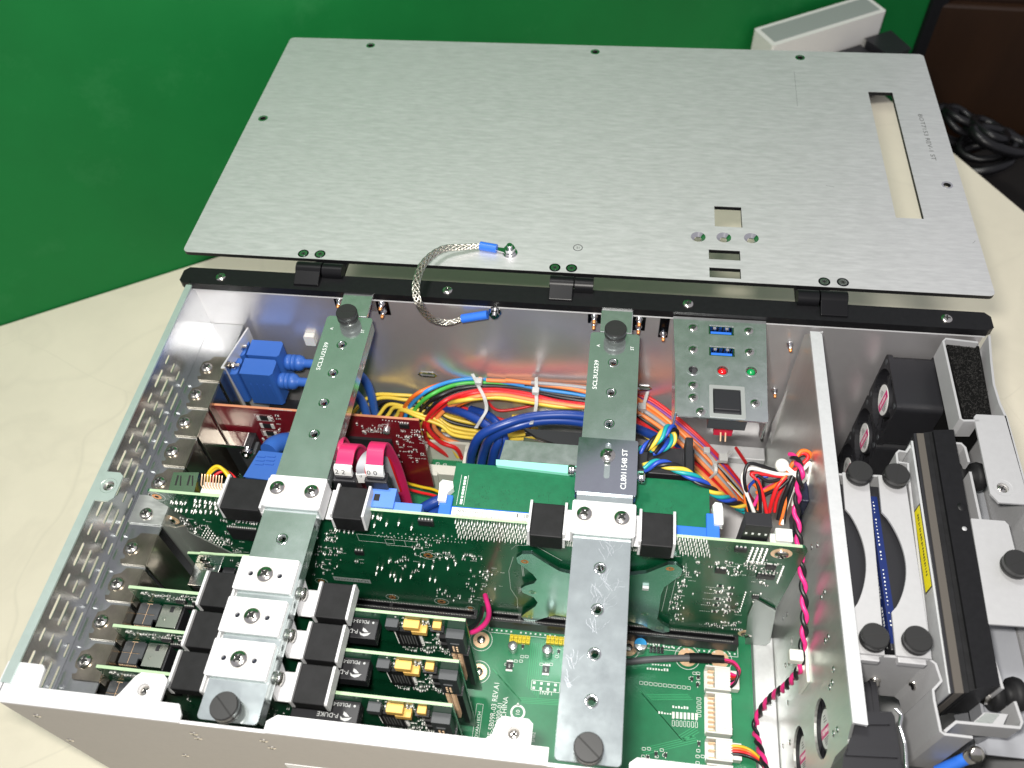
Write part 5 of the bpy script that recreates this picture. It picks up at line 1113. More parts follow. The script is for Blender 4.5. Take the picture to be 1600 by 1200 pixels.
# ================================================================== three small cards
def card():
    y0 = -0.9; t = thing('expansion_card', 'x', 'circuit board', (90, y0, -135), 'three small cards in a row')
    F = y0 - 1.6
    g = G(); g.prism([(6.8, -132), (60, -132), (62, -140), (150, -140), (152, -132), (180, -132), (180, -28.6), (6.8, -28.6)], F, y0, 'y'); b = g.build('board', M_pcb, t)
    g = G(); g.box(7, 179.8, F + .05, y0 - .05, -28.62, -28.48); g.build('board_edge', M_pcbedge, t)
    g, y = cover_geo(7); g.build('bracket', M_nickel, t, bevel=.4); screw(t, (-4.4, 2.6 - .3, -37.2), r=3.6, h=2.4)
    # converter block with print on its upper face
    def top(u, v, z): return at(u, v, z=z)
    zc = -36.5; a, b2 = at(594, 962, z=zc), Vector((0, F - 10.6, 0))
    g = G(); g.box(a.x - 32, a.x, b2.y, F, zc - 8.5, zc); cv = g.build('converter', M_bplast, t, bevel=.35)
    g = G(); xm = a.x - 2; yt = F - 2.2
    g.text('P-DUKE', 3.0, TM((xm - 7.2, b2.y + 4.3, zc + .04), (-1, 0, 0), (0, -1, 0)), sx=1.0); g.text('PDL03-05', 2.4, TM((xm - 2.6, F - 1.3, zc + .04), (-1, 0, 0), (0, -1, 0)), sx=1.0)
    g.prism(circ(xm - .6, F - 2.2, .55, 14), zc, zc + .04)
    cx, cy = xm - 3.6, b2.y + 2.5; g.prism([(cx + 2.8, cy + .7), (cx + 1.6, cy - .7), (cx - .2, cy - 1.3), (cx - 2.2, cy - .7), (cx - 2.9, cy + .8), (cx - 1.4, cy), (cx + .4, cy + .2)], zc, zc + .04); g.prism([(cx + 1.6, cy + .9), (cx - .4, cy + .8), (cx - 1.6, cy + 1.6), (cx - 1.5, cy + 3.0), (cx - .2, cy + 2.4)], zc, zc + .04)
    g.build('print', mat('converter_print', (.55, .56, .56), .55) if 'converter_print' not in bpy.data.materials else bpy.data.materials['converter_print'], cv)
    def blk(name, u0, u1, v, z, d, h, m, bev=.25):
        a = at(u0, v, y=F - d); x0, x1 = a.x, at(u1, v, y=F - d).x; g = G(); g.box(x0, x1, F - d, F, z - h, z); return g.build(name, m, t, bevel=bev), x0, x1
    blk('tantalum_capacitor', 626, 650, 972, -32.5, 4.2, 4.2, M_tant); blk('tantalum_capacitor', 641, 664, 984, -37.8, 4.2, 4, M_tant); blk('tantalum_capacitor', 672, 685, 971, -31.5, 3.4, 3.2, M_tant)
    blk('inductor', 669, 690, 978, -36, 3.6, 1.6, M_chip); blk('inductor', 598, 617, 972, -33, 4.6, 5, M_grey)
    g = G(); x0, x1 = at(617, 994, y=F - 1.4).x, at(661, 1005, y=F - 1.4).x
    g.box(x0 + 1.2, x1 - 1.2, F - 1.5, F, -67, -46); g.m = 1
    for k in range(16): z = -66.4 + 20 * k / 15; g.box(x0, x0 + 1.2, F - .6, F, z - .2, z + .25); g.box(x1 - 1.2, x1, F - .6, F, z - .2, z + .25)
    g.m = 2
    for k in range(6): g.box(x0 + 3 + k * 1.5, x0 + 3.5 + k * 1.5, F - 1.53, F - 1.5, -64 + rnd(0, 2), -50 + rnd(-2, 0))
    g.build('logic_chip', [M_chip, M_solder, mat('chip_print', (.22, .22, .22), .5) if 'chip_print' not in bpy.data.materials else bpy.data.materials['chip_print']], t)
    for z in (-48, -57): g = G(); g.box(165, 169.5, F - 2.2, F, z - 5, z); g.m = 1; g.box(163.4, 165, F - .8, F, z - 4.6, z - .4); g.box(169.5, 170.6, F - .8, F, z - 4.6, z - .4); g.build('power_chip', [M_chip, M_solder], t)
    g = G(); g.box(169.6, 178.6, F - 5.0, F, -60, -39); g.box(171.4, 176, F - 5.5, F - 3, -58, -46); g.m = 1; 
    for k in range(2):
        for j in range(3): g.box(172.2 + k * 1.8, 173.3 + k * 1.8, F - 5.9, F - 5.5, -56 + j * 2.6, -54.2 + j * 2.6)
    g.build('grey_socket', [M_grey, M_gold], t, bevel=.4)
    g = G()
    for r in range(2):
        for k in range(19): z = -62 - k * 2.2; g.box(170.4 + r * 3, 171.9 + r * 3, F - 4.5, F - 2, z - .7, z + .4)
    g.m = 1; g.box(169.6, 175.6, F - 2, F, -106, -61); g.box(176.6, 179.4, F - 5, F, -108, -62); g.build('contact_block', [M_gold, M_bplast], t)
    # left end: four black sockets in a block, then a screened port
    for (xa, xb) in ((7.2, 9.4 + 2.4), (12.4, 17.2)):
        pass
    g = G(); zt = -45.5
    for i in range(2):
        for k in range(2): g.box(7.4 + i * 4.9, 11.9 + i * 4.9, F - 6.2 - k * 5.6, F - .9 - k * 5.6, -60, zt)
    g.box(7.4, 16.8, F - 12, F, -62, zt - 1.2); g.m = 1; g.box(7.2, 17, F - 6.55, F - 6.3, zt - 1.2, zt - .3); g.box(11.95, 12.25, F - 11.6, F - 1, zt - 1.2, zt - .3); g.box(10.6, 13.6, F - .9, F - .5, zt - 1, zt - .2)
    for i in range(10): g.box(7.6 + i * .95, 7.9 + i * .95, F - 12.5, F - 12, zt - 3, zt - 1.4 + rnd(0, .5))
    g.m = 0; g.box(17, 19, F - 9, F - 1, -58, zt + .6); g.build('quad_port', [M_grey, M_gold], t, bevel=.4)
    g = G(); g.box(20, 30.5, F - 12.6, F - .5, -58, -44.5); g.m = 1; g.box(24.6, 26.6, F - 4.4, F - 1.4, -44.6, -44.3); g.m = 0; g.box(22.4, 23.8, F - 8.8, F - 7.4, -44.5, -44.1); g.m = 1; g.box(30.6, 31.6, F - 13.5, F - 1, -60, -45.5); g.box(19.2, 19.9, F - 12, F - .8, -56, -46)
    g.build('screened_port', [mat('screen_can', (.64, .66, .58), .25, 1) if 'screen_can' not in bpy.data.materials else bpy.data.materials['screen_can'], M_bplast], t, bevel=.35)
    B = Bits(F)
    for (x0, x1, z0, z1, n) in ((12, 50, -42, -31, 34), (142, 168, -78, -68, 40), (20, 50, -36, -31, 10), (36, 66, -40, -31, 34), (40, 70, -58, -42, 46), (144, 150, -44, -31, 8), (155, 162, -44, -30, 12), (160, 168, -58, -36, 16), (144, 164, -66, -60, 34), (100, 128, -70, -40, 30), (40, 100, -90, -60, 40)):
        for i in range(n):
            x, z = rnd(x0, x1), rnd(z0, z1); r = rnd(0, 1)
            if r < .5: B.smd(x, z, rnd(0, 1) < .5, rnd(.7, 1.1))
            elif r < .75: B.pad(x, z, rnd(.4, .9), rnd(.4, 1))
            else: B.print_(x, z, random.randint(2, 4))
    for x, z in ((32, -38.5), (40.5, -39.5), (34, -46), (42, -49), (48, -40), (38, -55)): B.ic(x, z, 5.4, 3.0, 5)
    for k in range(9): B.pad(18 + k * 1.1, -34 - (k % 3) * .4, .7, .8)
    for k in range(9): B.pad(142.6 + k * 2, -61.8 - .1 * k, 1.0, .7); B.pad(145 + k * 1.7, -44.2 if k > 8 else -43.6, .9, .8)
    B.done('small_parts', t)
    return t
random.seed(31)
k1 = card(); k1['label'] = 'small green card nearest the CPU board, first of three in a row'
dup(k1, (0, -20.32, 0), 'middle one of three small green cards in a row'); dup(k1, (0, -40.64, 0), 'small green card nearest the front wall, last of three in a row')
# red and black lead behind the first small card
tl = thing('power_lead', 'short pink and black lead emerging behind the first small card', 'cable', (172, 20, -100))
g = G(); g.tube(smooth_path([at(725, 990, y=3), at(745, 985, y=8), at(760, 972, y=16), at(764, 955, y=26), at(758, 930, y=38)]), 1.5, 8); g.build('pink_wire', W['pink'], tl)
g = G(); g.tube(smooth_path([at(722, 985, y=3), at(740, 978, y=9), at(750, 965, y=18), at(754, 950, y=28)]), 1.4, 8); g.build('black_wire', W['black'], tl)

# ================================================================== red card
random.seed(41)
rc = thing('red_card', 'dark red circuit card with a large black chip near the rear wall', 'circuit board', (70, 121, -110))
RY = 120.5
def rpz(u, v): p = at(u, v, y=RY); return p.x, p.z
g = G(); tl_, tr_, br_ = rpz(318, 629), rpz(655, 661), rpz(673, 731); zt = (tl_[1] + tr_[1]) / 2
x0, x1 = tl_[0], tr_[0]; g.prism([(x0, -118), (x1, -118), (x1, zt), (x0, zt)], RY, RY + 1.6, 'y'); g.build('board', M_red, rc)
g = G(); g.box(x0, x1, RY + .05, RY + 1.55, zt, zt + .15); g.build('board_edge', M_rededge, rc)
a, b = rpz(558, 682), rpz(614, 700); g = G(); g.box(a[0] - 6, b[0] + 1, RY - 1.8, RY, b[1] - 28, a[1]); g.box(a[0] + 1, b[0] - 5, RY - 2.6, RY - 1.8, b[1] - 22, a[1] - 7); g.m = 1; g.box(a[0] + 3, b[0] - 10, RY - 2.65, RY - 2.6, a[1] - 9.5, a[1] - 8)
g.text('Cemtron', 3.0, TM((a[0] + 9, RY - 2.66, a[1] - 15), (1, 0, 0), (0, 0, 1))); c = (a[0] + 5, a[1] - 14); g.prism([(c[0] - 2, c[1]), (c[0], c[1] - 2), (c[0] + 2, c[1]), (c[0], c[1] + 2)], RY - 2.66, RY - 2.6, 'y'); g.build('main_chip', [M_chip, mat('grey_chip_print', (.2, .2, .21), .5)], rc, bevel=.2)
g = G(); p = rpz(605, 668); g.lathe([(2.1, 0), (2.1, 3.4), (1.8, 3.8), (1e-4, 3.8)], (p[0], RY, p[1]), (0, -1, 0), 18); g.build('capacitor', M_alu, rc)
B = Bits(RY)
for (u0, u1, v0, v1, n) in ((410, 450, 640, 700, 26), (620, 662, 670, 722, 46), (555, 600, 660, 676, 16), (568, 600, 672, 676, 10), (560, 575, 690, 720, 10)):
    for i in range(n):
        x, z = rpz(rnd(u0, u1), rnd(v0, v1)); r = rnd(0, 1)
        B.smd(x, z, rnd(0, 1) < .5, rnd(.8, 1.3)) if r < .45 else (B.pad(x, z, .7, .6) if r < .65 else B.print_(x, z, 4))
for k in range(3): x, z = rpz(413 + k * 5, 653 + k * 12); B.smd(x, z, True, 5.2)
x, z = rpz(632, 664); B.ic(x, z, 5.6, 4, 4)
for k in range(9): x, z = rpz(598 + k * 5, 656 + k * .6); B.pad(x, z, .6, .6)
for k in range(3):
    for j in range(3): x, z = rpz(644 + k * 4, 672 + j * 3.4); B.pad(x, z, .7, .5)
for i in range(12): x, z = rpz(420 + i * 3, 640 + i * .2); B.print_(x, z, 2)
B.done('small_parts', rc)
# port body of the red card with its metal clip
g = G(); q = [rpz(u, v) for u, v in ((366, 668), (404, 655), (414, 712), (384, 720))]
g.box(q[0][0] - 3, q[1][0] - 6, RY - 12, RY, q[3][1] - 6, q[0][1] - 4); g.m = 1; g.box(q[0][0] + 5, q[1][0] - 4, RY - 13, RY - 4, q[3][1] + 2, q[0][1] - 8); g.m = 2; g.box(q[0][0] - 6, q[0][0] + 10, RY - 12.4, RY - 2, q[0][1] - 4, q[0][1] - 1); g.lathe([(4.5, 0), (3, 3), (1.6, 3.2), (1e-4, 1)], (q[0][0] + 10, RY - 12, q[0][1] - 8), (0, -1, .3), 18); g.build('card_port', [M_bplast, M_grey, M_chrome], rc, bevel=.3)
g, y = cover_geo(1); 

# ================================================================== blue monitor plugs
random.seed(51)
vb = thing('plug_bracket', 'thin bent metal bracket clamped between the blue monitor plugs', 'bracket', (9, 164, -60))
f0, f1 = Vector((4.2, 146.2, -36.5)), Vector((10.6, 178.5, -36.5)); tv = Vector((1.1, 0, 0)); dz = Vector((0, 0, -84))
g = G(); g.hexa([f0 + dz, f0 + tv + dz, f1 + tv + dz, f1 + dz, f0, f0 + tv, f1 + tv, f1]); wv = Vector((5.2, .4, 0)); bk = Vector((0, 1.1, 0))
g.hexa([f0 - bk + dz, f0 - bk + wv + dz, f0 + wv + dz, f0 + dz, f0 - bk, f0 - bk + wv * .5, f0 + wv * .5, f0]); g.build('plate', M_sheet, vb, bevel=.2)
def plug(label, yc, zt):
    t = thing('monitor_plug', label, 'plug', (24, yc, zt - 15), 'blue monitor plugs')
    g = G(); g.prism([(13, yc - 6.2), (32.5, yc - 6.2), (34, yc - 4.6), (34, yc + 4.6), (32.5, yc + 6.2), (13, yc + 6.2)], zt - 31, zt); g.build('plug_body', M_blue, t, bevel=1.1, seg=3)
    g = G()
    for k in range(4): g.box(17 + k * 4.2, 18 + k * 4.2, yc - 6.5, yc - 6.1, zt - 24, zt - 10)
    g.build('grip_ribs', M_blue, t, bevel=.2)
    g = G(); g.prism(rrect(-.5, 11.3, yc - 6.5, yc + 6.5, 2), zt - 30, zt - 1); g.build('socket_body', M_blue, t, bevel=1.2, seg=3)
    c = Vector((34, yc, zt - 13)); pr = [(4.6, 0), (5.2, 1), (5.2, 3.4), (4.9, 3.5), (4.9, 4.1), (5.3, 4.2), (5.3, 6), (4.9, 6.1), (4.9, 6.7), (5.3, 6.8), (5.2, 9), (4.6, 11), (3, 12.4), (2.9, 13)]
    g = G(); g.lathe(pr, c, (1, 0, 0), 22); g.build('strain_relief', M_blue, t)
    g = G(); g.tube(smooth_path([c + Vector((12, 0, 0)), c + Vector((24, -.5, .5)), c + Vector((40, 1, -3)), c + Vector((50, 1, -20)), c + Vector((50, -2, -60))]), 2.9, 12); g.build('cable', M_blue, t)
    g = G(); p = Vector((7.5, yc - 1, zt + .6)); g.lathe([(2.4, 0), (2.4, 1.8), (1.2, 1.9), (1.2, 5), (1e-4, 5)], p, (1, 0, .25), 8); g.build('jack_screw', M_steel, t)
    return t
plug('rear blue monitor plug, farther of the pair behind the bent bracket', 168.5, -44)
plug('front blue monitor plug, nearer of the pair behind the bent bracket', 153.5, -44)
t3 = thing('monitor_plug', 'blue plug tucked below the left bar in front of the red card', 'plug', (50, 104, -45), 'blue monitor plugs')
g = G(); q = [at(u, v, z=-38) for u, v in ((380, 745), (436, 752), (444, 708), (405, 704))]; g.prism([tuple(p.xy) for p in q], -62, -38); 
g.build('plug_body', M_blue, t3, bevel=1.5, seg=3); g = G()
for k in range(3):
    for c in (0, 1):
        p = at(408 + c * 16 - k * 1.5, 713 + k * 6, z=-38); g.prism(rrect(p.x - 2.6, p.x + 2.6, p.y - .7, p.y + .7, .5), -38.3, -37.4)
g.build('grip_ribs', M_blue, t3, bevel=.25)
g = G(); g.tube(smooth_path([at(420, 705, z=-44), at(430, 695, z=-46), at(455, 690, z=-55), at(500, 700, z=-80)]), 5.5, 14); g.build('strain_relief', M_blue, t3)
g = G(); g.prism(rrect(20, 60, 143, 158, 2), -95, -84); g.box(52, 58, 140, 156, -84, -82); tag(g.build('black_plug', M_bplast, None, bevel=1), 'black plug low down behind the red card under the blue plugs', 'plug')
# ================================================================== cables
random.seed(61)
def P3(l): return [at(p[0], p[1], z=p[2]) for p in l]
har = thing('wire_harness', 'loose arc of coloured power wires tied together along the rear wall', 'wire harness', (200, 150, -90))
def wr(parent, col, l, r=1.15, n=8): 
    g = G(); g.tube(smooth_path(P3(l), n), r, 8); return g.build('wire', W[col], parent)
H = lambda l, z: [(u, v, z if len(rest) == 0 else rest[0]) for (u, v, *rest) in l]
right = lambda dv, z: [(1000, 640 + dv, z), (1040, 668 + dv, z - 6), (1090, 712 + dv * .8, z - 14), (1135, 760 + dv * .6, z - 26), (1165, 800, z - 50)]
def arc(col, pre, dv, z, r=1.15, dr=0): wr(har, col, H(pre, z) + [(a, b, c) for a, b, c in right(dv + dr, z)], r * 1.2)
arc('orange', [(624, 660, -112), (632, 636, -95), (652, 615), (690, 600), (740, 592), (800, 595), (860, 601), (925, 612), (970, 624)], -8, -80)
arc('blue', [(630, 662, -112), (640, 636, -95), (665, 612), (705, 596), (750, 592), (800, 600), (850, 609), (900, 616), (960, 628)], 2, -79)
arc('green', [(638, 664, -112), (648, 640, -95), (672, 618), (712, 601), (755, 598), (805, 603), (860, 613), (925, 622), (970, 632)], 8, -80)
arc('black', [(645, 664, -112), (658, 640, -96), (684, 620), (725, 606), (770, 603), (825, 608), (880, 618), (930, 624), (970, 634)], 12, -80)
arc('black', [(652, 666, -112), (664, 646, -96), (690, 626), (730, 611), (780, 606), (830, 612), (880, 622), (930, 630), (975, 640)], 16, -81)
arc('red', [(700, 712, -140), (682, 700, -126), (666, 686, -118), (664, 660, -100), (690, 630), (725, 615), (770, 609), (820, 615), (870, 627), (925, 634), (975, 644)], 20, -80, 1.3)
arc('red', [(722, 716, -140), (712, 700, -126), (688, 690, -120), (668, 664, -102), (690, 636, -92), (730, 617), (775, 612), (830, 620), (880, 630), (930, 637), (970, 646)], 24, -79, 1.35)
arc('ltorange', [(730, 712, -140), (720, 695, -126), (694, 684, -120), (678, 664, -104), (696, 640, -94), (735, 622), (780, 617), (835, 626), (890, 634), (935, 640)], 28, -79, 1.3)
arc('yellow', [(716, 714, -140), (700, 694, -126), (664, 676, -118), (660, 652, -102), (690, 634, -94), (720, 626), (770, 621), (820, 627), (870, 635), (925, 637), (980, 642)], 33, -80, 1.25)
arc('ltorange', [(748, 590), (775, 587), (800, 592), (850, 594), (910, 596), (960, 606)], -14, -78)
arc('ltorange', [(760, 594), (800, 596), (860, 600), (915, 605), (960, 612)], -4, -77)
arc('ltorange', [(790, 594), (840, 600), (890, 607), (930, 616), (970, 626)], 6, -76)
arc('orange', [(770, 589), (820, 591), (870, 596), (930, 603), (970, 612)], -8, -79)
arc('black', [(700, 605), (760, 598), (830, 606), (890, 613), (940, 622)], 3, -81)
arc('red', [(690, 634, -96), (730, 619), (780, 614), (840, 623), (900, 633), (960, 642)], 22, -82)
arc('orange', [(700, 640, -97), (740, 624), (790, 620), (850, 629), (910, 637), (965, 645)], 26, -83)
arc('grey', [(830, 598), (880, 602), (920, 607), (960, 616)], -2, -75)
arc('black', [(820, 601), (870, 607), (925, 612), (965, 624)], 0, -78)
for i, (c, o) in enumerate((('red', -16), ('red', -10), ('orange', 4), ('black', 18), ('yellow', 26), ('grey', 10), ('red', 36), ('orange', 40), ('purple', -4), ('white', 30))):
    wr(har, c, [(980, 618 + o * .6, -84), (1020, 636 + o * .7, -86), (1075, 678 + o * .7, -92), (1120, 720 + o * .6, -100), (1155, 760 + o * .5, -112), (1185, 800 + o * .3, -130)], 1.2)
# yellow and black arcs left of the harness
lh = thing('wire_harness', 'yellow and black wire arcs behind the red card at the left of the rainbow arc', 'wire harness', (110, 160, -100))
for i in range(6):
    o = i * 7; wr(lh, 'yellow' if i % 5 != 2 else 'black', [(545 + o * 1.5, 668 + o * .2, -116), (556 + o * 1.8, 640 + o * .3, -104), (582 + o * 1.3, 618 + o * .65, -97), (620 + o, 617 + o * 1.0, -96), (660 + o * .8, 622 + o * 1.2, -100), (700 + o * .3, 645 + o, -106), (760, 660 + o * .7, -112), (820, 668 + o * .3, -118)], 1.3)
for i in range(4): o = i * 5; wr(lh, 'black', [(552 + o * 2, 662 + o * .3, -120), (575 + o * 2, 634 + o * .5, -108), (612 + o, 628 + o, -102), (660 + o, 640 + o, -108), (720, 668 + o, -118)], 1.2)
for i, (v, c) in enumerate(((660, 'yellow'), (668, 'black'), (674, 'yellow'), (650, 'yellow'))): wr(lh, c, [(690, v - 4 + i, -112), (730, v + 4, -114), (765, v + 8, -116), (800, v + 12, -122), (840, v + 10, -126)], 1.3)
wr(lh, 'red', [(760, 625, -104), (775, 640, -106), (800, 640, -106), (840, 632, -104)], 1.0); wr(lh, 'red', [(715, 634, -106), (760, 648, -108), (800, 660, -110), (830, 668, -114)], 1.0); wr(lh, 'dyellow', [(800, 650, -112), (850, 652, -112), (900, 652, -112), (980, 650, -112)], 1.1)
# pink-black wires peeping out
# thick blue cables
bc = thing('blue_cables', 'thick dark blue cables bending down between the rainbow wires and the memory module', 'cable', (190, 130, -90))
for px in ([(733, 735, -110), (738, 705, -84), (752, 680, -68), (790, 662, -62), (840, 650, -62), (910, 650, -64), (990, 668, -72), (1060, 700, -90)],
           [(750, 735, -112), (756, 706, -92), (768, 684, -74), (800, 668, -66), (850, 657, -65), (910, 660, -68), (985, 680, -78)],
           [(766, 735, -116), (772, 706, -96), (778, 686, -86), (762, 666, -84), (730, 648, -86), (705, 640, -92), (680, 634, -100)],
           [(778, 732, -116), (788, 700, -100), (784, 674, -92), (764, 650, -92), (735, 640, -96)]):
    g = G(); g.tube(smooth_path(P3(px), 8), 2.9, 12); g.build('cable', M_bluecab, bc)
g = G(); g.tube(smooth_path(P3([(640, 812, -70), (668, 790, -72), (700, 778, -74), (760, 770, -90)])), 3.2, 12); g.tube(smooth_path(P3([(655, 820, -74), (690, 796, -78), (740, 790, -90)])), 3.2, 12); tag(g.build('blue_cable', M_bluecab), 'dark blue cable pair running under the memory socket beside the pale blue sockets', 'cable')
yr = thing('sensor_lead', 'thin yellow and red lead crossing the green board behind the blue cable pair', 'cable', (140, 110, -110))
for c, dv in (('dyellow', 0), ('red', 9)): g = G(); g.tube(smooth_path(P3([(612, 735 + dv, -112), (630, 752 + dv, -110), (655, 760 + dv, -108), (680, 766 + dv, -105), (700, 778 + dv, -100)])), .95, 8); g.build('wire', W[c], yr)
# red flat cables
def sata(label, px, lab, half, txt, tpx):
    t = thing('flat_cable', label, 'cable', P3(px)[0], 'red flat data cables')
    path = smooth_path([at(u, v, y=y) for u, v, y in px], 7)
    g = G(); g.ribbon(path, lambda s: (half, .6, 0), 1.5); g.build('ribbon', M_sata, t, bevel=.3)
    return t
def sata2(label, uc, dx, y0, ztop, back, txt, plug_z=-8):
    """flat cable rising from its plug, arching backwards and falling behind"""
    x = uc; t = thing('flat_cable', label, 'cable', (x, y0, plug_z), 'red flat data cables')
    hw = 4.4
    pth = [(x, y0, plug_z), (x + dx * .05, y0 + .6, plug_z + 8), (x + dx * .18, y0 + 3.5, ztop - 3), (x + dx * .4, y0 + 9, ztop), (x + dx * .65, y0 + 15, ztop - 4), (x + dx * .9, y0 + 19.5, ztop - 18), (x + dx, y0 + back, ztop - 48), (x + dx * 1.1, y0 + back, -95)]
    path = smooth_path(pth, 8)
    g = G(); g.ribbon(path, (hw, 0, 0), 1.6); g.build('ribbon', M_sata, t, bevel=.35)
    g = G(); q = path[2:14]; q = [p + Vector((0, -.12, .12)) for p in path[3:14]]; g.ribbon(q, (hw + .15, 0, 0), 2.0); lb = g.build('number_tag', M_label, t)
    if txt:
        p = path[7] + Vector((0, -1.0, 1.0)); d = (path[10] - path[5]).normalized(); g = G()
        n_ = Vector((1, 0, 0)).cross(d).normalized(); o = path[7] + n_ * 1.35; 
        if n_.z < 0: o = path[7] - n_ * 1.35
        g.text(txt, 4.4, TM(o + Vector((-4.1, 0, 0)) - d * 1.8, (1, 0, 0), d), sx=1.0); g.build('number', M_ink, lb)
    g = G(); g.box(x - 6, x + 6, y0 - 3.2, y0 + 3.2, plug_z - 14, plug_z + 2); g.box(x - 4.6, x + 4.6, y0 - 2, y0 + 2, plug_z + 2, plug_z + 4); g.build('plug', M_bplast, t, bevel=.7)
    return t
sata2('red flat cable tagged with a pair of twos, left of the two arches', 109.5, 3, 59.5, 4.5, 22, '2 2')
sata2('red flat cable tagged with a pair of zeros, right of the two arches', 126.0, 0, 60.5, 6.5, 24, '0 0')
sata2('red flat cable half hidden behind the left bar, its white tag just showing', 101.6, -4, 69, -5, 22, '5', -24)
gr = thing('flat_cable', 'grey ribbon cable with one red edge between the two red arches', 'cable', (122, 59, -6), 'grey ribbon cable')
pth = smooth_path([(118.2, 60.5, -12), (118.3, 61, -2), (119, 63.5, 1.5), (120.5, 68, 2), (122, 74, -2), (123, 80, -8), (123.5, 83, -60)], 8)
g = G(); g.ribbon(pth, (2.2, .3, 0), 1.0); g.build('ribbon', mat('grey_ribbon', (.36, .37, .40), .5), gr)
g = G(); g.ribbon([p + Vector((2.7, .3, 0)) for p in pth], (.5, .06, 0), 1.1); g.build('red_edge', W['red'], gr)
g = G(); g.ribbon([p + Vector((0, -.1, .1)) for p in pth[0:7]], (2.6, .3, 0), 1.4); lb = g.build('number_tag', M_label, gr); g = G(); g.text('0', 3.2, TM((117.2, 59.6, -6.4), (1, 0, 0), (0, .15, 1)), sx=.9); g.build('number', M_ink, lb)
# short wires by the port stack
t = thing('port_lead', 'short yellow, red and black lead plugged in beside the metal port stack', 'cable', (36, 66, -20))
for c, d in (('dyellow', 0), ('black', 2.4), ('red', 4.5), ('dyellow', 1.2)): g = G(); g.tube(smooth_path([(31 + d * .3, 56 + d * .4, -30), (31 + d * .5, 60, -19 - d * .4), (36 + d * .5, 64, -15 - d), (42 + d * .5, 61 + d * .2, -17 - d), (47 + d * .6, 54 + d * .3, -24)]), 1.0, 8); g.build('wire', W[c], t)
# twisted fan leads
def twist(parent, path, cols, r, rr, turns, seg=8, nper=10):
    path = smooth_path(path, nper); n = len(path)
    L_ = [0]
    for i in range(1, n): L_.append(L_[-1] + (path[i] - path[i - 1]).length)
    up = Vector((.3, -.5, .8)).normalized()
    for k, c in enumerate(cols):
        pts = []
        for i, p in enumerate(path):
            t = (path[min(i + 1, n - 1)] - path[max(0, i - 1)]).normalized(); s = t.cross(up).normalized(); u_ = s.cross(t); a = 2 * math.pi * (L_[i] / turns + k / len(cols)); pts.append(p + (s * math.cos(a) + u_ * math.sin(a)) * rr)
        g = G(); g.tube(pts, r, seg); g.build('wire', W[c], parent)
t = thing('fan_lead', 'twisted blue, teal and yellow fan lead running right from the sleeve', 'cable', (280, 75, -30), 'twisted fan leads')
twist(t, P3([(1006, 731, -14), (1030, 724, -12), (1060, 733, -14), (1090, 750, -18), (1120, 772, -26), (1160, 792, -44)]), ('dblue', 'teal', 'yellow', 'black'), 1.15, 1.5, 24, nper=14)
t = thing('fan_lead', 'twisted blue, teal and yellow fan lead looped above the black fan box', 'cable', (270, 95, -30), 'twisted fan leads')
twist(t, P3([(990, 716, -22), (1008, 700, -18), (1030, 684, -15), (1046, 669, -15), (1054, 675, -20), (1047, 692, -22), (1020, 706, -20)]), ('dblue', 'teal', 'yellow', 'black'), 1.15, 1.5, 20, nper=14)
# pink and black twisted pair down the divider
t = thing('twisted_pair', 'pink and black twisted pair hanging down the face of the divider', 'cable', (340, 30, -60))
pts = [at(1236, 712, x=337), at(1246, 722, x=338), at(1251, 740, x=338.5), at(1247, 770, x=339.5), at(1244, 800, x=340), at(1247, 835, x=341), at(1252, 880, x=343), at(1256, 930, x=345), at(1257, 975, x=346), at(1254, 1010, x=346.5), at(1249, 1045, x=346), at(1230, 1070, x=344), at(1205, 1090, x=341), at(1186, 1115, x=338), at(1180, 1140, x=337), at(1187, 1170, x=337), at(1196, 1200, x=338), at(1205, 1240, x=339)]
twist(t, pts, ('pink', 'black'), 1.2, 1.05, 15, nper=14)
# bundle near the divider top with its white tie
b2 = thing('wire_harness', 'tangle of red, black, white and orange wires dropping into black plugs by the divider', 'wire harness', (330, 70, -30))
def wz(c, l, r=1.1): wr(b2, c, l, r * .88, 8)
wz('black', [(1172, 800, -40), (1166, 770, -30), (1163, 745, -22), (1170, 725, -18), (1190, 728, -20), (1215, 735, -24), (1240, 726, -26), (1262, 722, -24), (1266, 712, -22), (1252, 712, -22), (1238, 722, -24)])
wz('white', [(1178, 800, -40), (1166, 770, -30), (1160, 745, -24), (1172, 732, -20), (1195, 736, -22), (1220, 741, -24), (1250, 737, -24), (1266, 724, -22), (1262, 760, -34), (1250, 800, -50)], 1.2)
wz('red', [(1198, 802, -40), (1192, 775, -32), (1184, 752, -26), (1174, 740, -24), (1195, 741, -24), (1222, 744, -25), (1240, 735, -24), (1262, 716, -20), (1255, 708, -20), (1240, 716, -22)], 1.2)
wz('orange', [(1182, 770, -36), (1200, 764, -32), (1222, 750, -26), (1240, 722, -22), (1252, 705, -19), (1265, 708, -20), (1262, 720, -24)], 1.3)
wz('red', [(1202, 800, -42), (1207, 780, -34), (1215, 760, -28), (1228, 745, -25)], 1.3); wz('red', [(1210, 800, -44), (1214, 780, -38), (1226, 755, -30)], 1.1)
wz('black', [(1188, 800, -40), (1187, 770, -30), (1181, 742, -24), (1200, 752, -26), (1224, 748, -26)]); wz('black', [(1216, 812, -46), (1222, 785, -38), (1232, 760, -30), (1240, 742, -26)], 1.4); wz('black', [(1224, 818, -46), (1228, 790, -40), (1236, 765, -32), (1240, 745, -27)], 1.2)
wz('pink', [(1178, 790, -40), (1190, 768, -34), (1212, 756, -30), (1226, 748, -27)], 1.1); wz('black', [(1180, 795, -42), (1195, 774, -35), (1216, 764, -30), (1232, 750, -27)], 1.1)
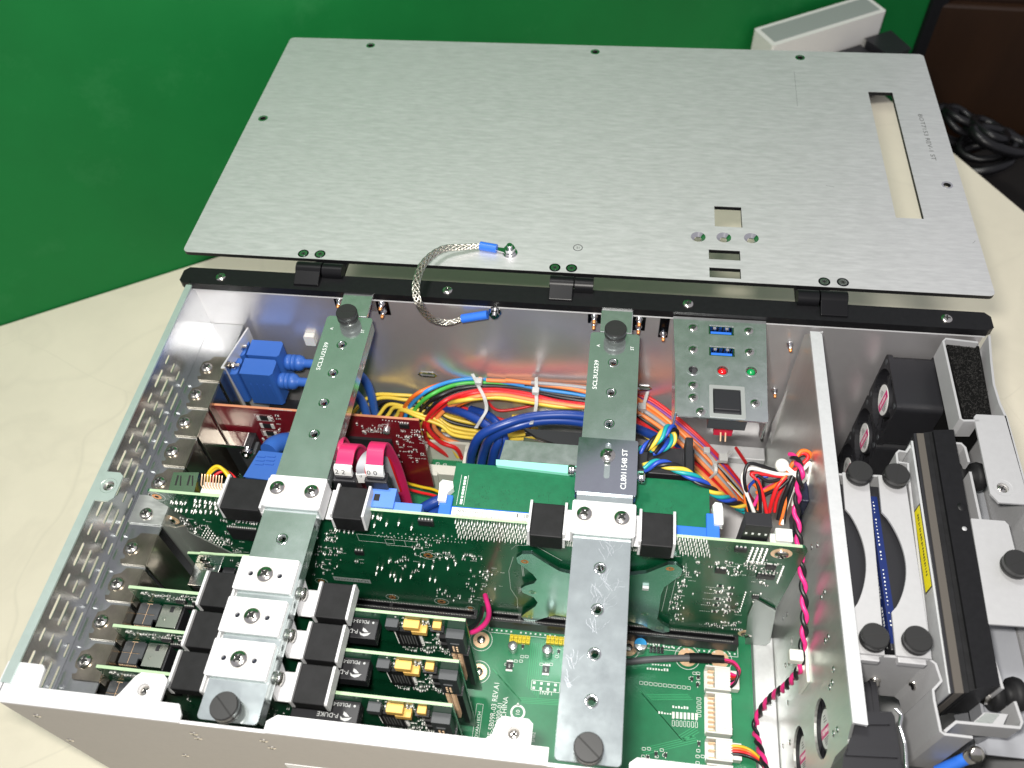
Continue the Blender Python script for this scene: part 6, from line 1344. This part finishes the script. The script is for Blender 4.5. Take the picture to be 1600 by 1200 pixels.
wz('dblue', [(1165, 790, -46), (1170, 762, -36), (1184, 748, -28), (1200, 744, -26)], 1.0); wz('orange', [(1170, 800, -46), (1164, 776, -40), (1174, 756, -34), (1188, 770, -34), (1184, 796, -42)], 1.1); wz('white', [(1222, 820, -46), (1228, 795, -42), (1240, 760, -34)], 1.1); wz('orange', [(1219, 820, -47), (1224, 800, -42), (1230, 775, -36)], 1.1); wz('white', [(1240, 790, -44), (1246, 765, -36), (1262, 740, -28)], 1.6); wz('white', [(1250, 800, -48), (1258, 770, -40), (1268, 735, -28)], 1.9)
wz('red', [(1150, 700, -96), (1166, 724, -84), (1180, 745, -60), (1190, 770, -48)], 1.2)
wz('teal', [(1188, 826, -46), (1180, 812, -46), (1172, 806, -48), (1150, 795, -55)], 1.0); wz('dblue', [(1186, 826, -47), (1176, 810, -48), (1160, 800, -52)], 1.0)
g = G(); p = at(1186, 806, z=-6); g.box(p.x - 7.4, p.x + 5, 48.4, 55.5, -30, -1.5); g.m = 1
for k in range(4): g.box(p.x - 6.4 + 3.1 * k, p.x - 5.3 + 3.1 * k, 48.2, 48.5, -10.6, -9)
g.m = 0
g.build('plug', [M_bplast, M_silk], b2, bevel=.4)
g = G(); p = at(1217, 832, z=-24); g.box(p.x - 5.5, p.x + 5, 48.2, 55, -33, -20); g.box(p.x - 3, p.x + 5.2, 50, 57, -24, -17.5); g.build('white_plug', M_white, b2, bevel=.5)
p = at(1221, 728, z=-22); g = G(); g.dome(p, 3.6, 3.4, (.1, -.3, 1), 18, .5); g.ribbon(smooth_path([p + Vector((2, -1, 1)), p + Vector((7, -5, 0)), p + Vector((11, -6, -3))]), (0, 1.2, .6), 1.2); tag(g.build('cable_tie', M_white), 'white cable tie knotted round the red and black tangle by the divider', 'cable tie', 'nylon cable ties')
g = G(); a = at(1250, 780, x=345); g.box(344, 349.4, a.y - 2, a.y + 14, a.z - 14, a.z + 2); g.box(346, 349.3, a.y - 6, a.y + 6, a.z - 32, a.z - 16); tag(g.build('cable_clamp', mat('navy_plastic', (.012, .014, .035), .35), None, bevel=.8), 'dark cable clamp on the divider face beside the tangle of wires', 'clamp')
# lead with grey jacket on the backplane
t = thing('jacket_lead', 'grey jacketed lead with a black sleeve fanning into pink wires at a white socket', 'cable', (290, 32, -138))
g = G(); g.tube(smooth_path(P3([(900, 1052, -136), (960, 1038, -135), (1000, 1032, -135), (1040, 1029, -135), (1080, 1028, -135)])), 2.0, 12); g.build('jacket', mat('grey_jacket', (.12, .12, .13), .4), t)
g = G(); g.tube(P3([(1077, 1028, -135), (1095, 1028, -135), (1112, 1029, -135)]), 2.9, 14); g.tube(P3([(1112, 1029, -135), (1131, 1030, -135)]), 2.3, 14); g.build('sleeve', M_rubber, t)
for k, c in enumerate(('pink', 'red', 'brown', 'black', 'pink', 'black')): 
    o = k * 1.8; g = G(); g.tube(smooth_path(P3([(1129, 1030 + o * .3, -135), (1146, 1034 + o * .4, -133 - o * .2), (1155 - o * .2, 1046 + o * .4, -132), (1152 - o * .3, 1056 + o * 1.1, -134), (1140, 1052 + o * 2.6, -137)])), .85, 8); g.build('wire', W[c], t)
t = thing('fan_wire_lead', 'yellow, red and black lead leaving the lowest full white socket', 'cable', (330, -15, -138))
for k, c in enumerate(('dyellow', 'orange', 'red', 'black')):
    g = G(); g.tube(smooth_path(P3([(1138, 1166 + k * 4, -137), (1155, 1166 + k * 4.2, -136), (1172, 1172 + k * 3.6, -136), (1188, 1186 + k * 2, -134), (1196, 1202, -132)])), .9, 8); g.build('wire', W[c], t)
# nylon ties round the rainbow arc
def tie(label, px, head, hs=(2.2, 1.6), tail=None):
    g = G(); g.ribbon(smooth_path(P3(px), 6), (1.15, .15, .2), .9); g.M = Matrix.Identity(4); p = at(*head[:2], z=head[2]); g.cbox(p, hs[0] * 2, hs[0] * 2, hs[1] * 2); tag(g.build('cable_tie', M_tie, None, bevel=.4), label, 'cable tie', 'nylon cable ties')
tie('nylon tie leaning across the rainbow arc, its end standing up on the left', [(738, 584, -64), (748, 604, -69), (757, 622, -72), (760, 640, -78), (752, 655, -80), (744, 668, -74)], (748, 596, -66))
tie('upright nylon tie round the rainbow arc and blue cable beside the bar', [(838, 590, -70), (838, 612, -71), (838, 632, -72), (834, 652, -66), (830, 662, -60)], (837, 611, -69))
tie('nylon tie round the rainbow arc just behind the middle bar', [(1012, 612, -72), (1006, 632, -74), (1000, 650, -76)], (1003, 636, -72), (2.4, 1.6))
tie('clear nylon tie round the wires falling to the right of the control panel', [(1142, 705, -86), (1130, 716, -84), (1118, 724, -88), (1112, 736, -96)], (1130, 716, -83), (2.6, 1.6))
tie('curved nylon tie end hooked below the falling wires', [(1104, 706, -92), (1116, 722, -88), (1118, 738, -90), (1108, 748, -96)], (1104, 704, -91), (2, 1.4))
g = G(); p = at(1250, 1035, x=347)
g.prism([(p.y - 12, p.z - 13), (p.y + 11, p.z - 1), (p.y + 11, p.z + 9), (p.y - 12, p.z + 7)], 348, 349.4, 'x'); g.prism([(p.y - 5, p.z - 5), (p.y + 4, p.z - 2), (p.y + 4, p.z + 5), (p.y - 5, p.z + 4)], 344.5, 348.2, 'x'); q = at(1243, 1026, x=343); g.cbox(q, 7, 6, 6)
tag(g.build('tie_mount', mat('ivory_mount', (.72, .73, .66), .45), None, bevel=.9), 'ivory adhesive tie mount holding the twisted pair on the divider', 'tie mount')
# shelf rails and supply housing low along the rear wall
g = G(); a = at(690, 677, z=-128); b = at(830, 684, z=-128); g.box(a.x, 348.5, a.y - 2, a.y + 8, -134, -128); ps = thing('power_supply', 'pale sheet housing low along the rear wall under the wires', 'power supply', (240, 150, -150)); g.build('shelf', M_sheet, ps, bevel=.5)
g = G(); g.box(228, 348.5, 58.5, 179, -170, -141); g.build('housing', M_cream, ps, bevel=.8)
